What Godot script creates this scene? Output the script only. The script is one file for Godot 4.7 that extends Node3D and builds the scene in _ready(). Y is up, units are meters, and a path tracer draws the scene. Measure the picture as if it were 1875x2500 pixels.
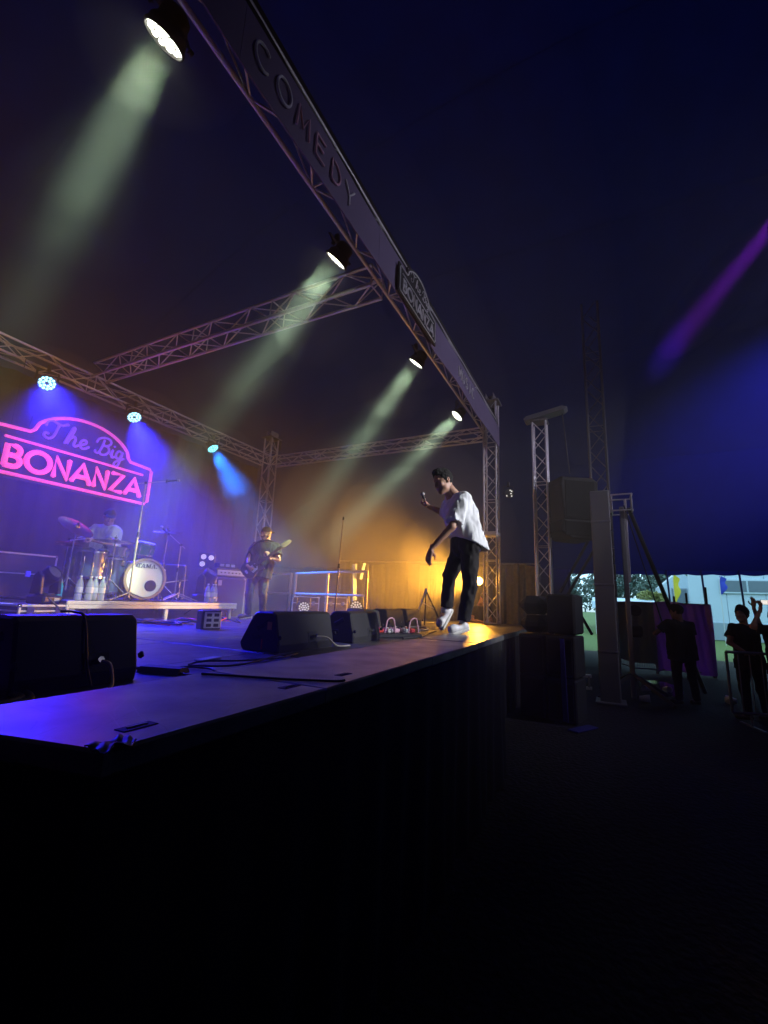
extends Node3D
# An evening gig in a dark big top: stage, trusses, lamps, haze, band, and daylight at the side.

const DECK := 1.22
const STRIP := 1.35
const RISER := 1.49
var rng := RandomNumberGenerator.new()
var M := {}
var cache := {}
var taken := {}


# ---------------------------------------------------------------- helpers
func lin(r: float, g: float, b: float) -> Color:
	return Color(r, g, b).linear_to_srgb()


func mat(key: String, c: Color, rough := 0.7, metal := 0.0) -> StandardMaterial3D:
	var m := StandardMaterial3D.new()
	m.resource_name = key
	m.albedo_color = c
	m.roughness = rough
	m.metallic = metal
	M[key] = m
	return m


func glow(key: String, c: Color, energy: float) -> StandardMaterial3D:
	var m := mat(key, c, 0.5)
	m.emission_enabled = true
	m.emission = c
	m.emission_energy_multiplier = energy
	return m


func noise_tex(s: int, freq: float, octaves := 4, size := 512, normal := false) -> NoiseTexture2D:
	var n := FastNoiseLite.new()
	n.seed = s
	n.frequency = freq
	n.fractal_octaves = octaves
	var t := NoiseTexture2D.new()
	t.width = size
	t.height = size
	t.seamless = true
	t.noise = n
	t.as_normal_map = normal
	return t


func ramp_tex(s: int, freq: float, a: Color, b: Color, size := 512, octaves := 4) -> NoiseTexture2D:
	var t := noise_tex(s, freq, octaves, size)
	var g := Gradient.new()
	g.set_color(0, a)
	g.set_color(1, b)
	t.color_ramp = g
	return t


# worn board: broad stains, smudges and long thin scratches
func scuffed(s: int, lo: float, hi: float) -> ImageTexture:
	var n := FastNoiseLite.new()
	n.seed = s
	n.frequency = 0.006
	n.fractal_octaves = 5
	var src := n.get_seamless_image(640, 640)
	var im := Image.create(640, 640, false, Image.FORMAT_RGB8)
	for y in 640:
		for x in 640:
			var v := lerpf(lo, hi, src.get_pixel(x, y).r)
			im.set_pixel(x, y, lin(v, v * 0.98, v * 0.97))
	var r := RandomNumberGenerator.new()
	r.seed = s
	for i in 260:
		var p := Vector2(r.randf() * 640, r.randf() * 640)
		var a := r.randf() * TAU
		var up := r.randf() < 0.6
		for k in r.randi_range(12, 140):
			a += r.randf_range(-0.03, 0.03)
			p += Vector2.from_angle(a)
			var c := im.get_pixel(posmod(int(p.x), 640), posmod(int(p.y), 640))
			im.set_pixel(posmod(int(p.x), 640), posmod(int(p.y), 640), c.lightened(0.12) if up else c.darkened(0.25))
	return ImageTexture.create_from_image(im)


func numbered(called: String) -> String:
	taken[called] = taken.get(called, -1) + 1
	return called if taken[called] == 0 else "%s_%03d" % [called, taken[called]]


func tag(o: Node3D, label := "", category := "", group := "", kind := "") -> Node3D:
	if label: o.set_meta("label", label)
	if category: o.set_meta("category", category)
	if group: o.set_meta("group", group)
	if kind: o.set_meta("kind", kind)
	return o


func thing(called: String, label: String, category: String, at := Vector3.ZERO, turn := 0.0, group := "") -> Node3D:
	var o := Node3D.new()
	o.name = numbered(called)
	add_child(o)
	o.position = at
	o.rotation.y = turn
	return tag(o, label, category, group)


func part(called: String, mesh: Mesh, m: Material, parent: Node = null, at := Vector3.ZERO, b := Basis()) -> MeshInstance3D:
	var o := MeshInstance3D.new()
	o.mesh = mesh
	o.material_override = m
	o.transform = Transform3D(b, at)
	if parent == null:
		o.name = numbered(called)
		add_child(o)
	else:
		var k := called + "#" + str(parent.get_instance_id())
		taken[k] = taken.get(k, -1) + 1
		o.name = called if taken[k] == 0 else "%s_%03d" % [called, taken[k]]
		parent.add_child(o, true)
	return o


func st() -> SurfaceTool:
	var s := SurfaceTool.new()
	s.begin(Mesh.PRIMITIVE_TRIANGLES)
	return s


func quad(s: SurfaceTool, a: Vector3, b: Vector3, c: Vector3, d: Vector3) -> void:
	# clockwise seen from the front; flat normal
	var n := (c - a).cross(b - a).normalized()
	for v in [a, b, c, a, c, d]:
		s.set_normal(n)
		s.add_vertex(v)


func tri(s: SurfaceTool, a: Vector3, b: Vector3, c: Vector3) -> void:
	var n := (c - a).cross(b - a).normalized()
	for v in [a, b, c]:
		s.set_normal(n)
		s.add_vertex(v)


# a box with chamfered edges, centred
func box(x: float, y: float, z: float, r := 0.01) -> Mesh:
	var key := "box %.4f %.4f %.4f %.4f" % [x, y, z, r]
	if cache.has(key): return cache[key]
	var s := st()
	var h := Vector3(x, y, z) / 2
	r = minf(r, minf(h.x, minf(h.y, h.z)) * 0.9)
	for ax in 3:
		for sg in [-1.0, 1.0]:
			var n := Vector3.ZERO
			n[ax] = sg
			var u := Vector3.ZERO
			u[(ax + 1) % 3] = h[(ax + 1) % 3] - r
			var w := Vector3.ZERO
			w[(ax + 2) % 3] = h[(ax + 2) % 3] - r
			var c := n * h[ax]
			if sg > 0: quad(s, c - u - w, c - u + w, c + u + w, c + u - w)
			else: quad(s, c - u - w, c + u - w, c + u + w, c - u + w)
	for ax in 3:
		var i := (ax + 1) % 3
		var j := (ax + 2) % 3
		for si in [-1.0, 1.0]:
			for sj in [-1.0, 1.0]:
				var a := Vector3.ZERO
				a[i] = si * h[i]; a[j] = sj * (h[j] - r)
				var b := Vector3.ZERO
				b[i] = si * (h[i] - r); b[j] = sj * h[j]
				var e := Vector3.ZERO
				e[ax] = h[ax] - r
				if si * sj > 0: quad(s, a - e, a + e, b + e, b - e)
				else: quad(s, a - e, b - e, b + e, a + e)
	for sx in [-1.0, 1.0]:
		for sy in [-1.0, 1.0]:
			for sz in [-1.0, 1.0]:
				var a := Vector3(sx * h.x, sy * (h.y - r), sz * (h.z - r))
				var b := Vector3(sx * (h.x - r), sy * h.y, sz * (h.z - r))
				var c := Vector3(sx * (h.x - r), sy * (h.y - r), sz * h.z)
				if sx * sy * sz > 0: tri(s, a, c, b)
				else: tri(s, a, b, c)
	cache[key] = s.commit()
	return cache[key]


func cyl(r1: float, r2: float, h: float, seg := 12) -> Mesh:
	var key := "cyl %.4f %.4f %.4f %d" % [r1, r2, h, seg]
	if not cache.has(key):
		var c := CylinderMesh.new()
		c.bottom_radius = r1
		c.top_radius = r2
		c.height = h
		c.radial_segments = seg
		c.rings = 1
		cache[key] = c
	return cache[key]


func ball(r: float, seg := 12) -> Mesh:
	var key := "ball %.4f %d" % [r, seg]
	if not cache.has(key):
		var c := SphereMesh.new()
		c.radius = r
		c.height = 2 * r
		c.radial_segments = seg
		c.rings = seg / 2
		cache[key] = c
	return cache[key]


# basis whose y axis runs along v
func along(v: Vector3) -> Basis:
	var y := v.normalized()
	var t := Vector3.RIGHT if absf(y.x) < 0.9 else Vector3.FORWARD
	var z := t.cross(y).normalized()
	return Basis(y.cross(z), y, z)


# a round bar between two points; bars of one radius share a mesh
func rod(called: String, a: Vector3, b: Vector3, r: float, m: Material, parent: Node, seg := 8) -> MeshInstance3D:
	var v := b - a
	var q := along(v)
	return part(called, cyl(r, r, 1.0, seg), m, parent, (a + b) / 2, Basis(q.x, q.y * v.length(), q.z))


# a square bar between two points
func bar(called: String, a: Vector3, b: Vector3, w: float, d: float, m: Material, parent: Node) -> MeshInstance3D:
	var v := b - a
	return part(called, box(w, v.length(), d, minf(w, d) * 0.15), m, parent, (a + b) / 2, along(v))


func smooth_path(p: PackedVector3Array, n := 5, closed := false) -> PackedVector3Array:
	var out := PackedVector3Array()
	var c := p.size()
	for i in (c if closed else c - 1):
		var a := p[(i - 1 + c) % c] if closed else p[maxi(i - 1, 0)]
		var b := p[i]
		var d := p[(i + 1) % c]
		var e := p[(i + 2) % c] if closed else p[mini(i + 2, c - 1)]
		for k in n:
			var t := float(k) / n
			out.append(b.cubic_interpolate(d, a, e, t))
	out.append(p[0] if closed else p[c - 1])
	return out


# round tube along points
func add_tube(s: SurfaceTool, p: PackedVector3Array, r: float, seg := 6) -> void:
	var rings := []
	var up := Vector3.UP
	for i in p.size():
		var d := (p[mini(i + 1, p.size() - 1)] - p[maxi(i - 1, 0)]).normalized()
		if d == Vector3.ZERO: d = Vector3.RIGHT
		if absf(d.dot(up)) > 0.95: up = Vector3.RIGHT if absf(d.x) < 0.8 else Vector3.FORWARD
		var x := up.cross(d).normalized()
		var y := d.cross(x)
		up = y
		var ring := []
		for k in seg:
			var a := TAU * k / seg
			ring.append([p[i] + (x * cos(a) + y * sin(a)) * r, x * cos(a) + y * sin(a)])
		rings.append(ring)
	for i in p.size() - 1:
		for k in seg:
			var q := [rings[i][k], rings[i + 1][k], rings[i + 1][(k + 1) % seg], rings[i][(k + 1) % seg]]
			for j in [0, 1, 2, 0, 2, 3]:
				s.set_normal(q[j][1])
				s.add_vertex(q[j][0])
	for e in 2:
		var i := 0 if e == 0 else p.size() - 1
		var d := (p[1] - p[0]) if e == 0 else (p[i - 1] - p[i])
		var tip := p[i] - d.normalized() * r * 0.7
		for k in seg:
			var a: Vector3 = rings[i][k][0]
			var b: Vector3 = rings[i][(k + 1) % seg][0]
			if e == 0: tri(s, tip, a, b)
			else: tri(s, tip, b, a)


func tube(p: PackedVector3Array, r: float, seg := 6) -> Mesh:
	var s := st()
	add_tube(s, p, r, seg)
	return s.commit()


func lathe(prof: PackedVector2Array, seg := 20) -> Mesh:
	# profile of (radius, height), drawn from bottom to top on the outside
	var s := st()
	for i in prof.size() - 1:
		var a := prof[i]
		var b := prof[i + 1]
		var n2 := Vector2(b.y - a.y, a.x - b.x).normalized()
		for k in seg:
			var t0 := TAU * k / seg
			var t1 := TAU * (k + 1) / seg
			var q := []
			for e in [[a, t0], [b, t0], [b, t1], [a, t1]]:
				var v: Vector2 = e[0]
				q.append([Vector3(cos(e[1]) * v.x, v.y, sin(e[1]) * v.x), Vector3(cos(e[1]) * n2.x, n2.y, sin(e[1]) * n2.x)])
			for j in [0, 2, 1, 0, 3, 2]:
				s.set_normal(q[j][1])
				s.add_vertex(q[j][0])
	return s.commit()


# a polygon in x and y pulled out along z (centred), with a small chamfer
func slab(poly: PackedVector2Array, depth: float, ch := 0.008) -> Mesh:
	if not Geometry2D.is_polygon_clockwise(poly):
		poly.reverse()
	var s := st()
	var inner_list: Array[PackedVector2Array] = []
	if ch > 0: inner_list = Geometry2D.offset_polygon(poly, -ch)
	var inner: PackedVector2Array = inner_list[0] if inner_list.size() == 1 and inner_list[0].size() == poly.size() else poly
	if inner != poly:
		if not Geometry2D.is_polygon_clockwise(inner): inner.reverse()
		var best := 0
		for i in inner.size():
			if inner[i].distance_to(poly[0]) < inner[best].distance_to(poly[0]): best = i
		var turned := PackedVector2Array()
		for i in inner.size(): turned.append(inner[(best + i) % inner.size()])
		inner = turned
	var h := depth / 2
	var f := h - (ch if inner != poly else 0.0)
	var idx := Geometry2D.triangulate_polygon(inner)
	for i in range(0, idx.size(), 3):
		var a := inner[idx[i]]
		var b := inner[idx[i + 1]]
		var c := inner[idx[i + 2]]
		if (b - a).cross(c - a) > 0:
			var sw := b
			b = c
			c = sw
		tri(s, Vector3(a.x, a.y, h), Vector3(b.x, b.y, h), Vector3(c.x, c.y, h))
		tri(s, Vector3(a.x, a.y, -h), Vector3(c.x, c.y, -h), Vector3(b.x, b.y, -h))
	var n := poly.size()
	for i in n:
		var a := poly[i]
		var b := poly[(i + 1) % n]
		quad(s, Vector3(a.x, a.y, f), Vector3(a.x, a.y, -f), Vector3(b.x, b.y, -f), Vector3(b.x, b.y, f))
		if inner != poly:
			var c := inner[i]
			var d := inner[(i + 1) % n]
			quad(s, Vector3(c.x, c.y, h), Vector3(a.x, a.y, f), Vector3(b.x, b.y, f), Vector3(d.x, d.y, h))
			quad(s, Vector3(d.x, d.y, -h), Vector3(b.x, b.y, -f), Vector3(a.x, a.y, -f), Vector3(c.x, c.y, -h))
	return s.commit()


# a sheet with thickness over a grid of points f(u, v), both 0..1
func sheet(f: Callable, nu: int, nv: int, thick: float) -> Mesh:
	var p := []
	var nn := []
	for i in nu + 1:
		for j in nv + 1:
			p.append(f.call(float(i) / nu, float(j) / nv))
	for i in nu + 1:
		for j in nv + 1:
			var du: Vector3 = p[mini(i + 1, nu) * (nv + 1) + j] - p[maxi(i - 1, 0) * (nv + 1) + j]
			var dv: Vector3 = p[i * (nv + 1) + mini(j + 1, nv)] - p[i * (nv + 1) + maxi(j - 1, 0)]
			nn.append(dv.cross(du).normalized())
	var s := st()
	for side in [1.0, -1.0]:
		for i in nu:
			for j in nv:
				var q := [i * (nv + 1) + j, (i + 1) * (nv + 1) + j, (i + 1) * (nv + 1) + j + 1, i * (nv + 1) + j + 1]
				for e in ([0, 1, 2, 0, 2, 3] if side > 0 else [0, 2, 1, 0, 3, 2]):
					s.set_normal(nn[q[e]] * side)
					s.set_uv(Vector2(float(q[e] / (nv + 1)) / nu, float(q[e] % (nv + 1)) / nv))
					s.add_vertex(p[q[e]] + nn[q[e]] * thick * 0.5 * side)
	var rim := []
	for i in nu: rim.append([i * (nv + 1), (i + 1) * (nv + 1)])
	for j in nv: rim.append([nu * (nv + 1) + j, nu * (nv + 1) + j + 1])
	for i in nu: rim.append([(nu - i) * (nv + 1) + nv, (nu - i - 1) * (nv + 1) + nv])
	for j in nv: rim.append([nv - j, nv - j - 1])
	for e in rim:
		var a: Vector3 = nn[e[0]] * thick * 0.5
		var b: Vector3 = nn[e[1]] * thick * 0.5
		quad(s, p[e[0]] + a, p[e[0]] - a, p[e[1]] - b, p[e[1]] + b)
	return s.commit()


func rect_poly(w: float, h: float, r: float, seg := 4) -> PackedVector2Array:
	var out := PackedVector2Array()
	for c in 4:
		var cx := (w / 2 - r) * (1 if c in [0, 3] else -1)
		var cy := (h / 2 - r) * (1 if c in [0, 1] else -1)
		for k in seg + 1:
			var a := PI / 2 * (c + float(k) / seg)
			out.append(Vector2(cx + cos(a) * r, cy + sin(a) * r))
	return out


func spot(called: String, at: Vector3, dir: Vector3, c: Color, energy: float, angle: float, soft := 0.5, size := 0.1) -> SpotLight3D:
	var l := SpotLight3D.new()
	l.name = numbered(called)
	l.light_color = c
	l.light_energy = energy
	l.spot_angle = angle
	l.spot_angle_attenuation = soft
	l.spot_range = 60.0
	l.spot_attenuation = 2.0
	l.light_size = size
	l.shadow_enabled = true
	add_child(l)
	l.look_at_from_position(at, at + dir, Vector3.UP if absf(dir.normalized().y) < 0.98 else Vector3.RIGHT)
	return l


# ---------------------------------------------------------------- bodies: a distance field on a grid, meshed by surface nets
class Field:
	var o: Vector3
	var c: float
	var nx: int
	var ny: int
	var nz: int
	var d := PackedFloat32Array()

	func _init(lo: Vector3, hi: Vector3, cell: float) -> void:
		o = lo
		c = cell
		nx = int((hi.x - lo.x) / c) + 2
		ny = int((hi.y - lo.y) / c) + 2
		nz = int((hi.z - lo.z) / c) + 2
		d.resize(nx * ny * nz)
		d.fill(1.0)

	# tapered capsule, joined with a smooth minimum of width k; flat_end cuts it square at b
	func cap(a: Vector3, b: Vector3, ra: float, rb: float, k := 0.02, flat_end := false) -> void:
		var r := maxf(ra, rb) + k + 2.0 * c
		var lo := ((a.min(b) - Vector3.ONE * r - o) / c).floor()
		var hi := ((a.max(b) + Vector3.ONE * r - o) / c).ceil()
		var ab := b - a
		var l2 := maxf(ab.length_squared(), 1e-9)
		var dir := ab.normalized()
		for z in range(maxi(int(lo.z), 0), mini(int(hi.z), nz - 1) + 1):
			for y in range(maxi(int(lo.y), 0), mini(int(hi.y), ny - 1) + 1):
				var i := (z * ny + y) * nx + maxi(int(lo.x), 0)
				for x in range(maxi(int(lo.x), 0), mini(int(hi.x), nx - 1) + 1):
					var p := o + Vector3(x, y, z) * c
					var t := clampf((p - a).dot(ab) / l2, 0.0, 1.0)
					var q := p - a - ab * t
					var e := q.length() - lerpf(ra, rb, t)
					if flat_end: e = maxf(e, (p - b).dot(dir))
					var g := d[i]
					var h := clampf(0.5 + 0.5 * (g - e) / k, 0.0, 1.0)
					d[i] = lerpf(g, e, h) - k * h * (1.0 - h)
					i += 1

	# ellipsoid with axes in basis b; carve = true takes it away
	func ell(at: Vector3, r: Vector3, k := 0.015, b := Basis(), carve := false) -> void:
		var m := maxf(r.x, maxf(r.y, r.z)) + k + 2.0 * c
		var lo := ((at - Vector3.ONE * m - o) / c).floor()
		var hi := ((at + Vector3.ONE * m - o) / c).ceil()
		var inv := b.transposed()
		for z in range(maxi(int(lo.z), 0), mini(int(hi.z), nz - 1) + 1):
			for y in range(maxi(int(lo.y), 0), mini(int(hi.y), ny - 1) + 1):
				var i := (z * ny + y) * nx + maxi(int(lo.x), 0)
				for x in range(maxi(int(lo.x), 0), mini(int(hi.x), nx - 1) + 1):
					var q := inv * (o + Vector3(x, y, z) * c - at)
					var s := q / r
					var k0 := s.length()
					var k1 := (s / r).length()
					var e := k0 * (k0 - 1.0) / maxf(k1, 1e-6)
					var g := d[i]
					if carve:
						var h := clampf(0.5 - 0.5 * (g + e) / k, 0.0, 1.0)
						d[i] = lerpf(g, -e, h) + k * h * (1.0 - h)
					else:
						var h := clampf(0.5 + 0.5 * (g - e) / k, 0.0, 1.0)
						d[i] = lerpf(g, e, h) - k * h * (1.0 - h)
					i += 1

	# cut away everything on the far side of a plane
	func cut(at: Vector3, n: Vector3) -> void:
		var i := 0
		for z in nz:
			for y in ny:
				for x in nx:
					if d[i] < 0.1:
						d[i] = maxf(d[i], (o + Vector3(x, y, z) * c - at).dot(n))
					i += 1

	# cloth folds
	func folds(amp: float, stretch: Vector3, s: int) -> void:
		var n := FastNoiseLite.new()
		n.seed = s
		n.frequency = 1.0
		n.fractal_octaves = 2
		var i := 0
		for z in nz:
			for y in ny:
				for x in nx:
					if absf(d[i]) < 0.07:
						var p := (o + Vector3(x, y, z) * c) * stretch
						d[i] += amp * n.get_noise_3dv(p)
					i += 1

	func mesh(s: SurfaceTool, xf := Transform3D()) -> void:
		var ids := PackedInt32Array()
		ids.resize(d.size())
		ids.fill(-1)
		var pos := PackedVector3Array()
		var nor := PackedVector3Array()
		var off := PackedInt32Array([0, 1, nx, nx + 1, nx * ny, nx * ny + 1, nx * ny + nx, nx * ny + nx + 1])
		var limit := 4.5 * c
		for z in nz - 1:
			for y in ny - 1:
				var i := (z * ny + y) * nx
				for x in nx - 1:
					if absf(d[i]) < limit:
						var mask := 0
						for k in 8:
							if d[i + off[k]] < 0.0: mask |= 1 << k
						if mask != 0 and mask != 255:
							var sum := Vector3.ZERO
							var cnt := 0
							for e in [[0, 1], [2, 3], [4, 5], [6, 7], [0, 2], [1, 3], [4, 6], [5, 7], [0, 4], [1, 5], [2, 6], [3, 7]]:
								var da := d[i + off[e[0]]]
								var db := d[i + off[e[1]]]
								if (da < 0.0) != (db < 0.0):
									var t := da / (da - db)
									var pa := Vector3(e[0] & 1, (e[0] >> 1) & 1, e[0] >> 2)
									var pb := Vector3(e[1] & 1, (e[1] >> 1) & 1, e[1] >> 2)
									sum += pa.lerp(pb, t)
									cnt += 1
							var f := [d[i], d[i + off[1]], d[i + off[2]], d[i + off[3]], d[i + off[4]], d[i + off[5]], d[i + off[6]], d[i + off[7]]]
							var g := Vector3(f[1] + f[3] + f[5] + f[7] - f[0] - f[2] - f[4] - f[6], f[2] + f[3] + f[6] + f[7] - f[0] - f[1] - f[4] - f[5], f[4] + f[5] + f[6] + f[7] - f[0] - f[1] - f[2] - f[3])
							ids[i] = pos.size()
							pos.append(xf * (o + (Vector3(x, y, z) + sum / cnt) * c))
							nor.append((xf.basis * g).normalized())
					i += 1
		var sx := 1
		var sy := nx
		var sz := nx * ny
		for z in range(1, nz - 1):
			for y in range(1, ny - 1):
				var i := (z * ny + y) * nx + 1
				for x in range(1, nx - 1):
					var v := d[i]
					if absf(v) < limit:
						for ax in 3:
							var step: int = [sx, sy, sz][ax]
							var w := d[i + step]
							if (v < 0.0) != (w < 0.0):
								var u: int = [sy, sz, sx][ax]
								var t: int = [sz, sx, sy][ax]
								var q := [ids[i], ids[i - u], ids[i - u - t], ids[i - t]]
								if q.min() >= 0:
									var order := [0, 2, 1, 0, 3, 2] if v < 0.0 else [0, 1, 2, 0, 2, 3]
									for k in order:
										s.set_normal(nor[q[k]])
										s.add_vertex(pos[q[k]])
					i += 1


func bounds(pts: Array, pad: float) -> Array:
	var lo: Vector3 = pts[0]
	var hi: Vector3 = pts[0]
	for p: Vector3 in pts:
		lo = lo.min(p)
		hi = hi.max(p)
	return [lo - Vector3.ONE * pad, hi + Vector3.ONE * pad]


# a hand in its own frame: wrist at 0, fingers along +y, palm facing +z, thumb on the side of x = side
func add_hand(s: SurfaceTool, xf: Transform3D, side: float, curl: float, cell: float, spread := 0.0) -> void:
	var f := Field.new(Vector3(-0.1, -0.06, -0.05), Vector3(0.1, 0.21, 0.12), cell)
	f.cap(Vector3(0, -0.05, 0), Vector3(0, 0.01, 0), 0.026, 0.025, 0.01)
	f.cap(Vector3(0.018, 0.02, 0), Vector3(0.026, 0.08, 0), 0.017, 0.014, 0.014)
	f.cap(Vector3(-0.018, 0.02, 0), Vector3(-0.026, 0.078, 0), 0.017, 0.013, 0.014)
	f.cap(Vector3(0, 0.02, 0), Vector3(0, 0.085, 0), 0.018, 0.014, 0.014)
	var lens := [0.074, 0.084, 0.078, 0.06]
	for i in 4:
		var x := (0.03 - 0.02 * i) * side
		var p := Vector3(x, 0.086 - 0.004 * absf(i - 1.0), 0.002)
		var a := curl * 0.55
		var l: float = lens[i]
		for k in 3:
			var seg: float = l * [0.45, 0.32, 0.23][k]
			var q := p + Vector3(sin((0.03 - 0.02 * i) * side * spread * 10.0) * seg, cos(a) * seg, sin(a) * seg)
			f.cap(p, q, 0.0098 - 0.001 * k, 0.0092 - 0.001 * k, 0.003)
			p = q
			a += curl * [0.9, 0.8, 0.5][k]
	var tb := Vector3(0.024 * side, 0.022, 0.008)
	var tm := tb + Vector3(0.03 * side, 0.028, 0.014 + 0.012 * curl)
	var te := tm + Vector3((0.016 - 0.03 * minf(curl, 1.0)) * side, 0.03, 0.012 * curl + 0.004)
	f.cap(tb, tm, 0.014, 0.0115, 0.008)
	f.cap(tm, te, 0.0115, 0.009, 0.004)
	f.mesh(s, xf)


# a head in its own frame: centre of the skull at 0, y up, face towards +z
func add_head(s: SurfaceTool, xf: Transform3D, cell: float, beard := 0.0) -> void:
	var f := Field.new(Vector3(-0.12, -0.2, -0.14), Vector3(0.12, 0.16, 0.16), cell)
	f.ell(Vector3(0, 0.03, -0.012), Vector3(0.076, 0.092, 0.098), 0.01)
	f.ell(Vector3(0, -0.035, 0.028), Vector3(0.061, 0.085, 0.066), 0.03)
	f.cap(Vector3(-0.035, -0.075, 0.03), Vector3(0.0, -0.1, 0.066), 0.026, 0.023, 0.03)
	f.cap(Vector3(0.035, -0.075, 0.03), Vector3(0.0, -0.1, 0.066), 0.026, 0.023, 0.03)
	f.cap(Vector3(-0.03, 0.026, 0.08), Vector3(0.03, 0.026, 0.08), 0.012, 0.012, 0.016)
	for e in [-1.0, 1.0]:
		f.ell(Vector3(0.031 * e, 0.002, 0.09), Vector3(0.019, 0.012, 0.016), 0.012, Basis(), true)
		f.ell(Vector3(0.031 * e, 0.001, 0.074), Vector3(0.012, 0.010, 0.012), 0.003)
		f.ell(Vector3(0.045 * e, -0.03, 0.068), Vector3(0.02, 0.016, 0.016), 0.02)
		f.ell(Vector3(0.078 * e, -0.008, -0.01), Vector3(0.009, 0.031, 0.018), 0.006, Basis(Vector3.RIGHT, -0.2))
		f.ell(Vector3(0.085 * e, -0.006, -0.002), Vector3(0.005, 0.017, 0.009), 0.004, Basis(), true)
		f.ell(Vector3(0.011 * e, -0.043, 0.096), Vector3(0.009, 0.008, 0.01), 0.006)
	f.cap(Vector3(0, 0.008, 0.09), Vector3(0, -0.036, 0.11), 0.008, 0.012, 0.01)
	f.ell(Vector3(0, -0.067, 0.092), Vector3(0.022, 0.006, 0.01), 0.006)
	f.ell(Vector3(0, -0.078, 0.09), Vector3(0.019, 0.007, 0.01), 0.006)
	f.ell(Vector3(0, -0.0725, 0.103), Vector3(0.02, 0.0022, 0.008), 0.003, Basis(), true)
	f.cap(Vector3(0, -0.06, -0.03), Vector3(0, -0.19, -0.035), 0.054, 0.054, 0.03)
	f.mesh(s, xf)


func hair_mesh(cell: float, length := 0.012, s := 3, low := -0.02) -> Mesh:
	var f := Field.new(Vector3(-0.13, -0.16, -0.16), Vector3(0.13, 0.18, 0.16), cell)
	f.ell(Vector3(0, 0.034, -0.014), Vector3(0.077 + length * 0.5, 0.094 + length, 0.099 + length * 0.7), 0.01)
	f.ell(Vector3(0, 0.105, 0.04), Vector3(0.06, 0.026 + length, 0.05), 0.02)
	f.ell(Vector3(0, low - 0.07, 0.075), Vector3(0.09, 0.125, 0.085), 0.008, Basis(), true)
	f.ell(Vector3(0, -0.11, 0.0), Vector3(0.14, 0.08, 0.06), 0.01, Basis(), true)
	f.cut(Vector3(0, -0.075, 0), Vector3.DOWN)
	f.folds(0.008, Vector3(40, 26, 40), s)
	var t := st()
	f.mesh(t)
	return t.commit()


func cap_mesh(cell: float, backwards := false) -> Mesh:
	var f := Field.new(Vector3(-0.14, -0.06, -0.24), Vector3(0.14, 0.18, 0.24), cell)
	f.ell(Vector3(0, 0.03, -0.012), Vector3(0.088, 0.108, 0.11), 0.01)
	f.cut(Vector3(0, 0.034, 0), Vector3.DOWN)
	var z := -1.0 if backwards else 1.0
	f.ell(Vector3(0, 0.044, 0.115 * z), Vector3(0.072, 0.009, 0.085), 0.01, Basis(Vector3.RIGHT, 0.16 * z))
	f.ell(Vector3(0, 0.137, -0.01), Vector3(0.01, 0.007, 0.01), 0.004)
	var t := st()
	f.mesh(t)
	return t.commit()


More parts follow.
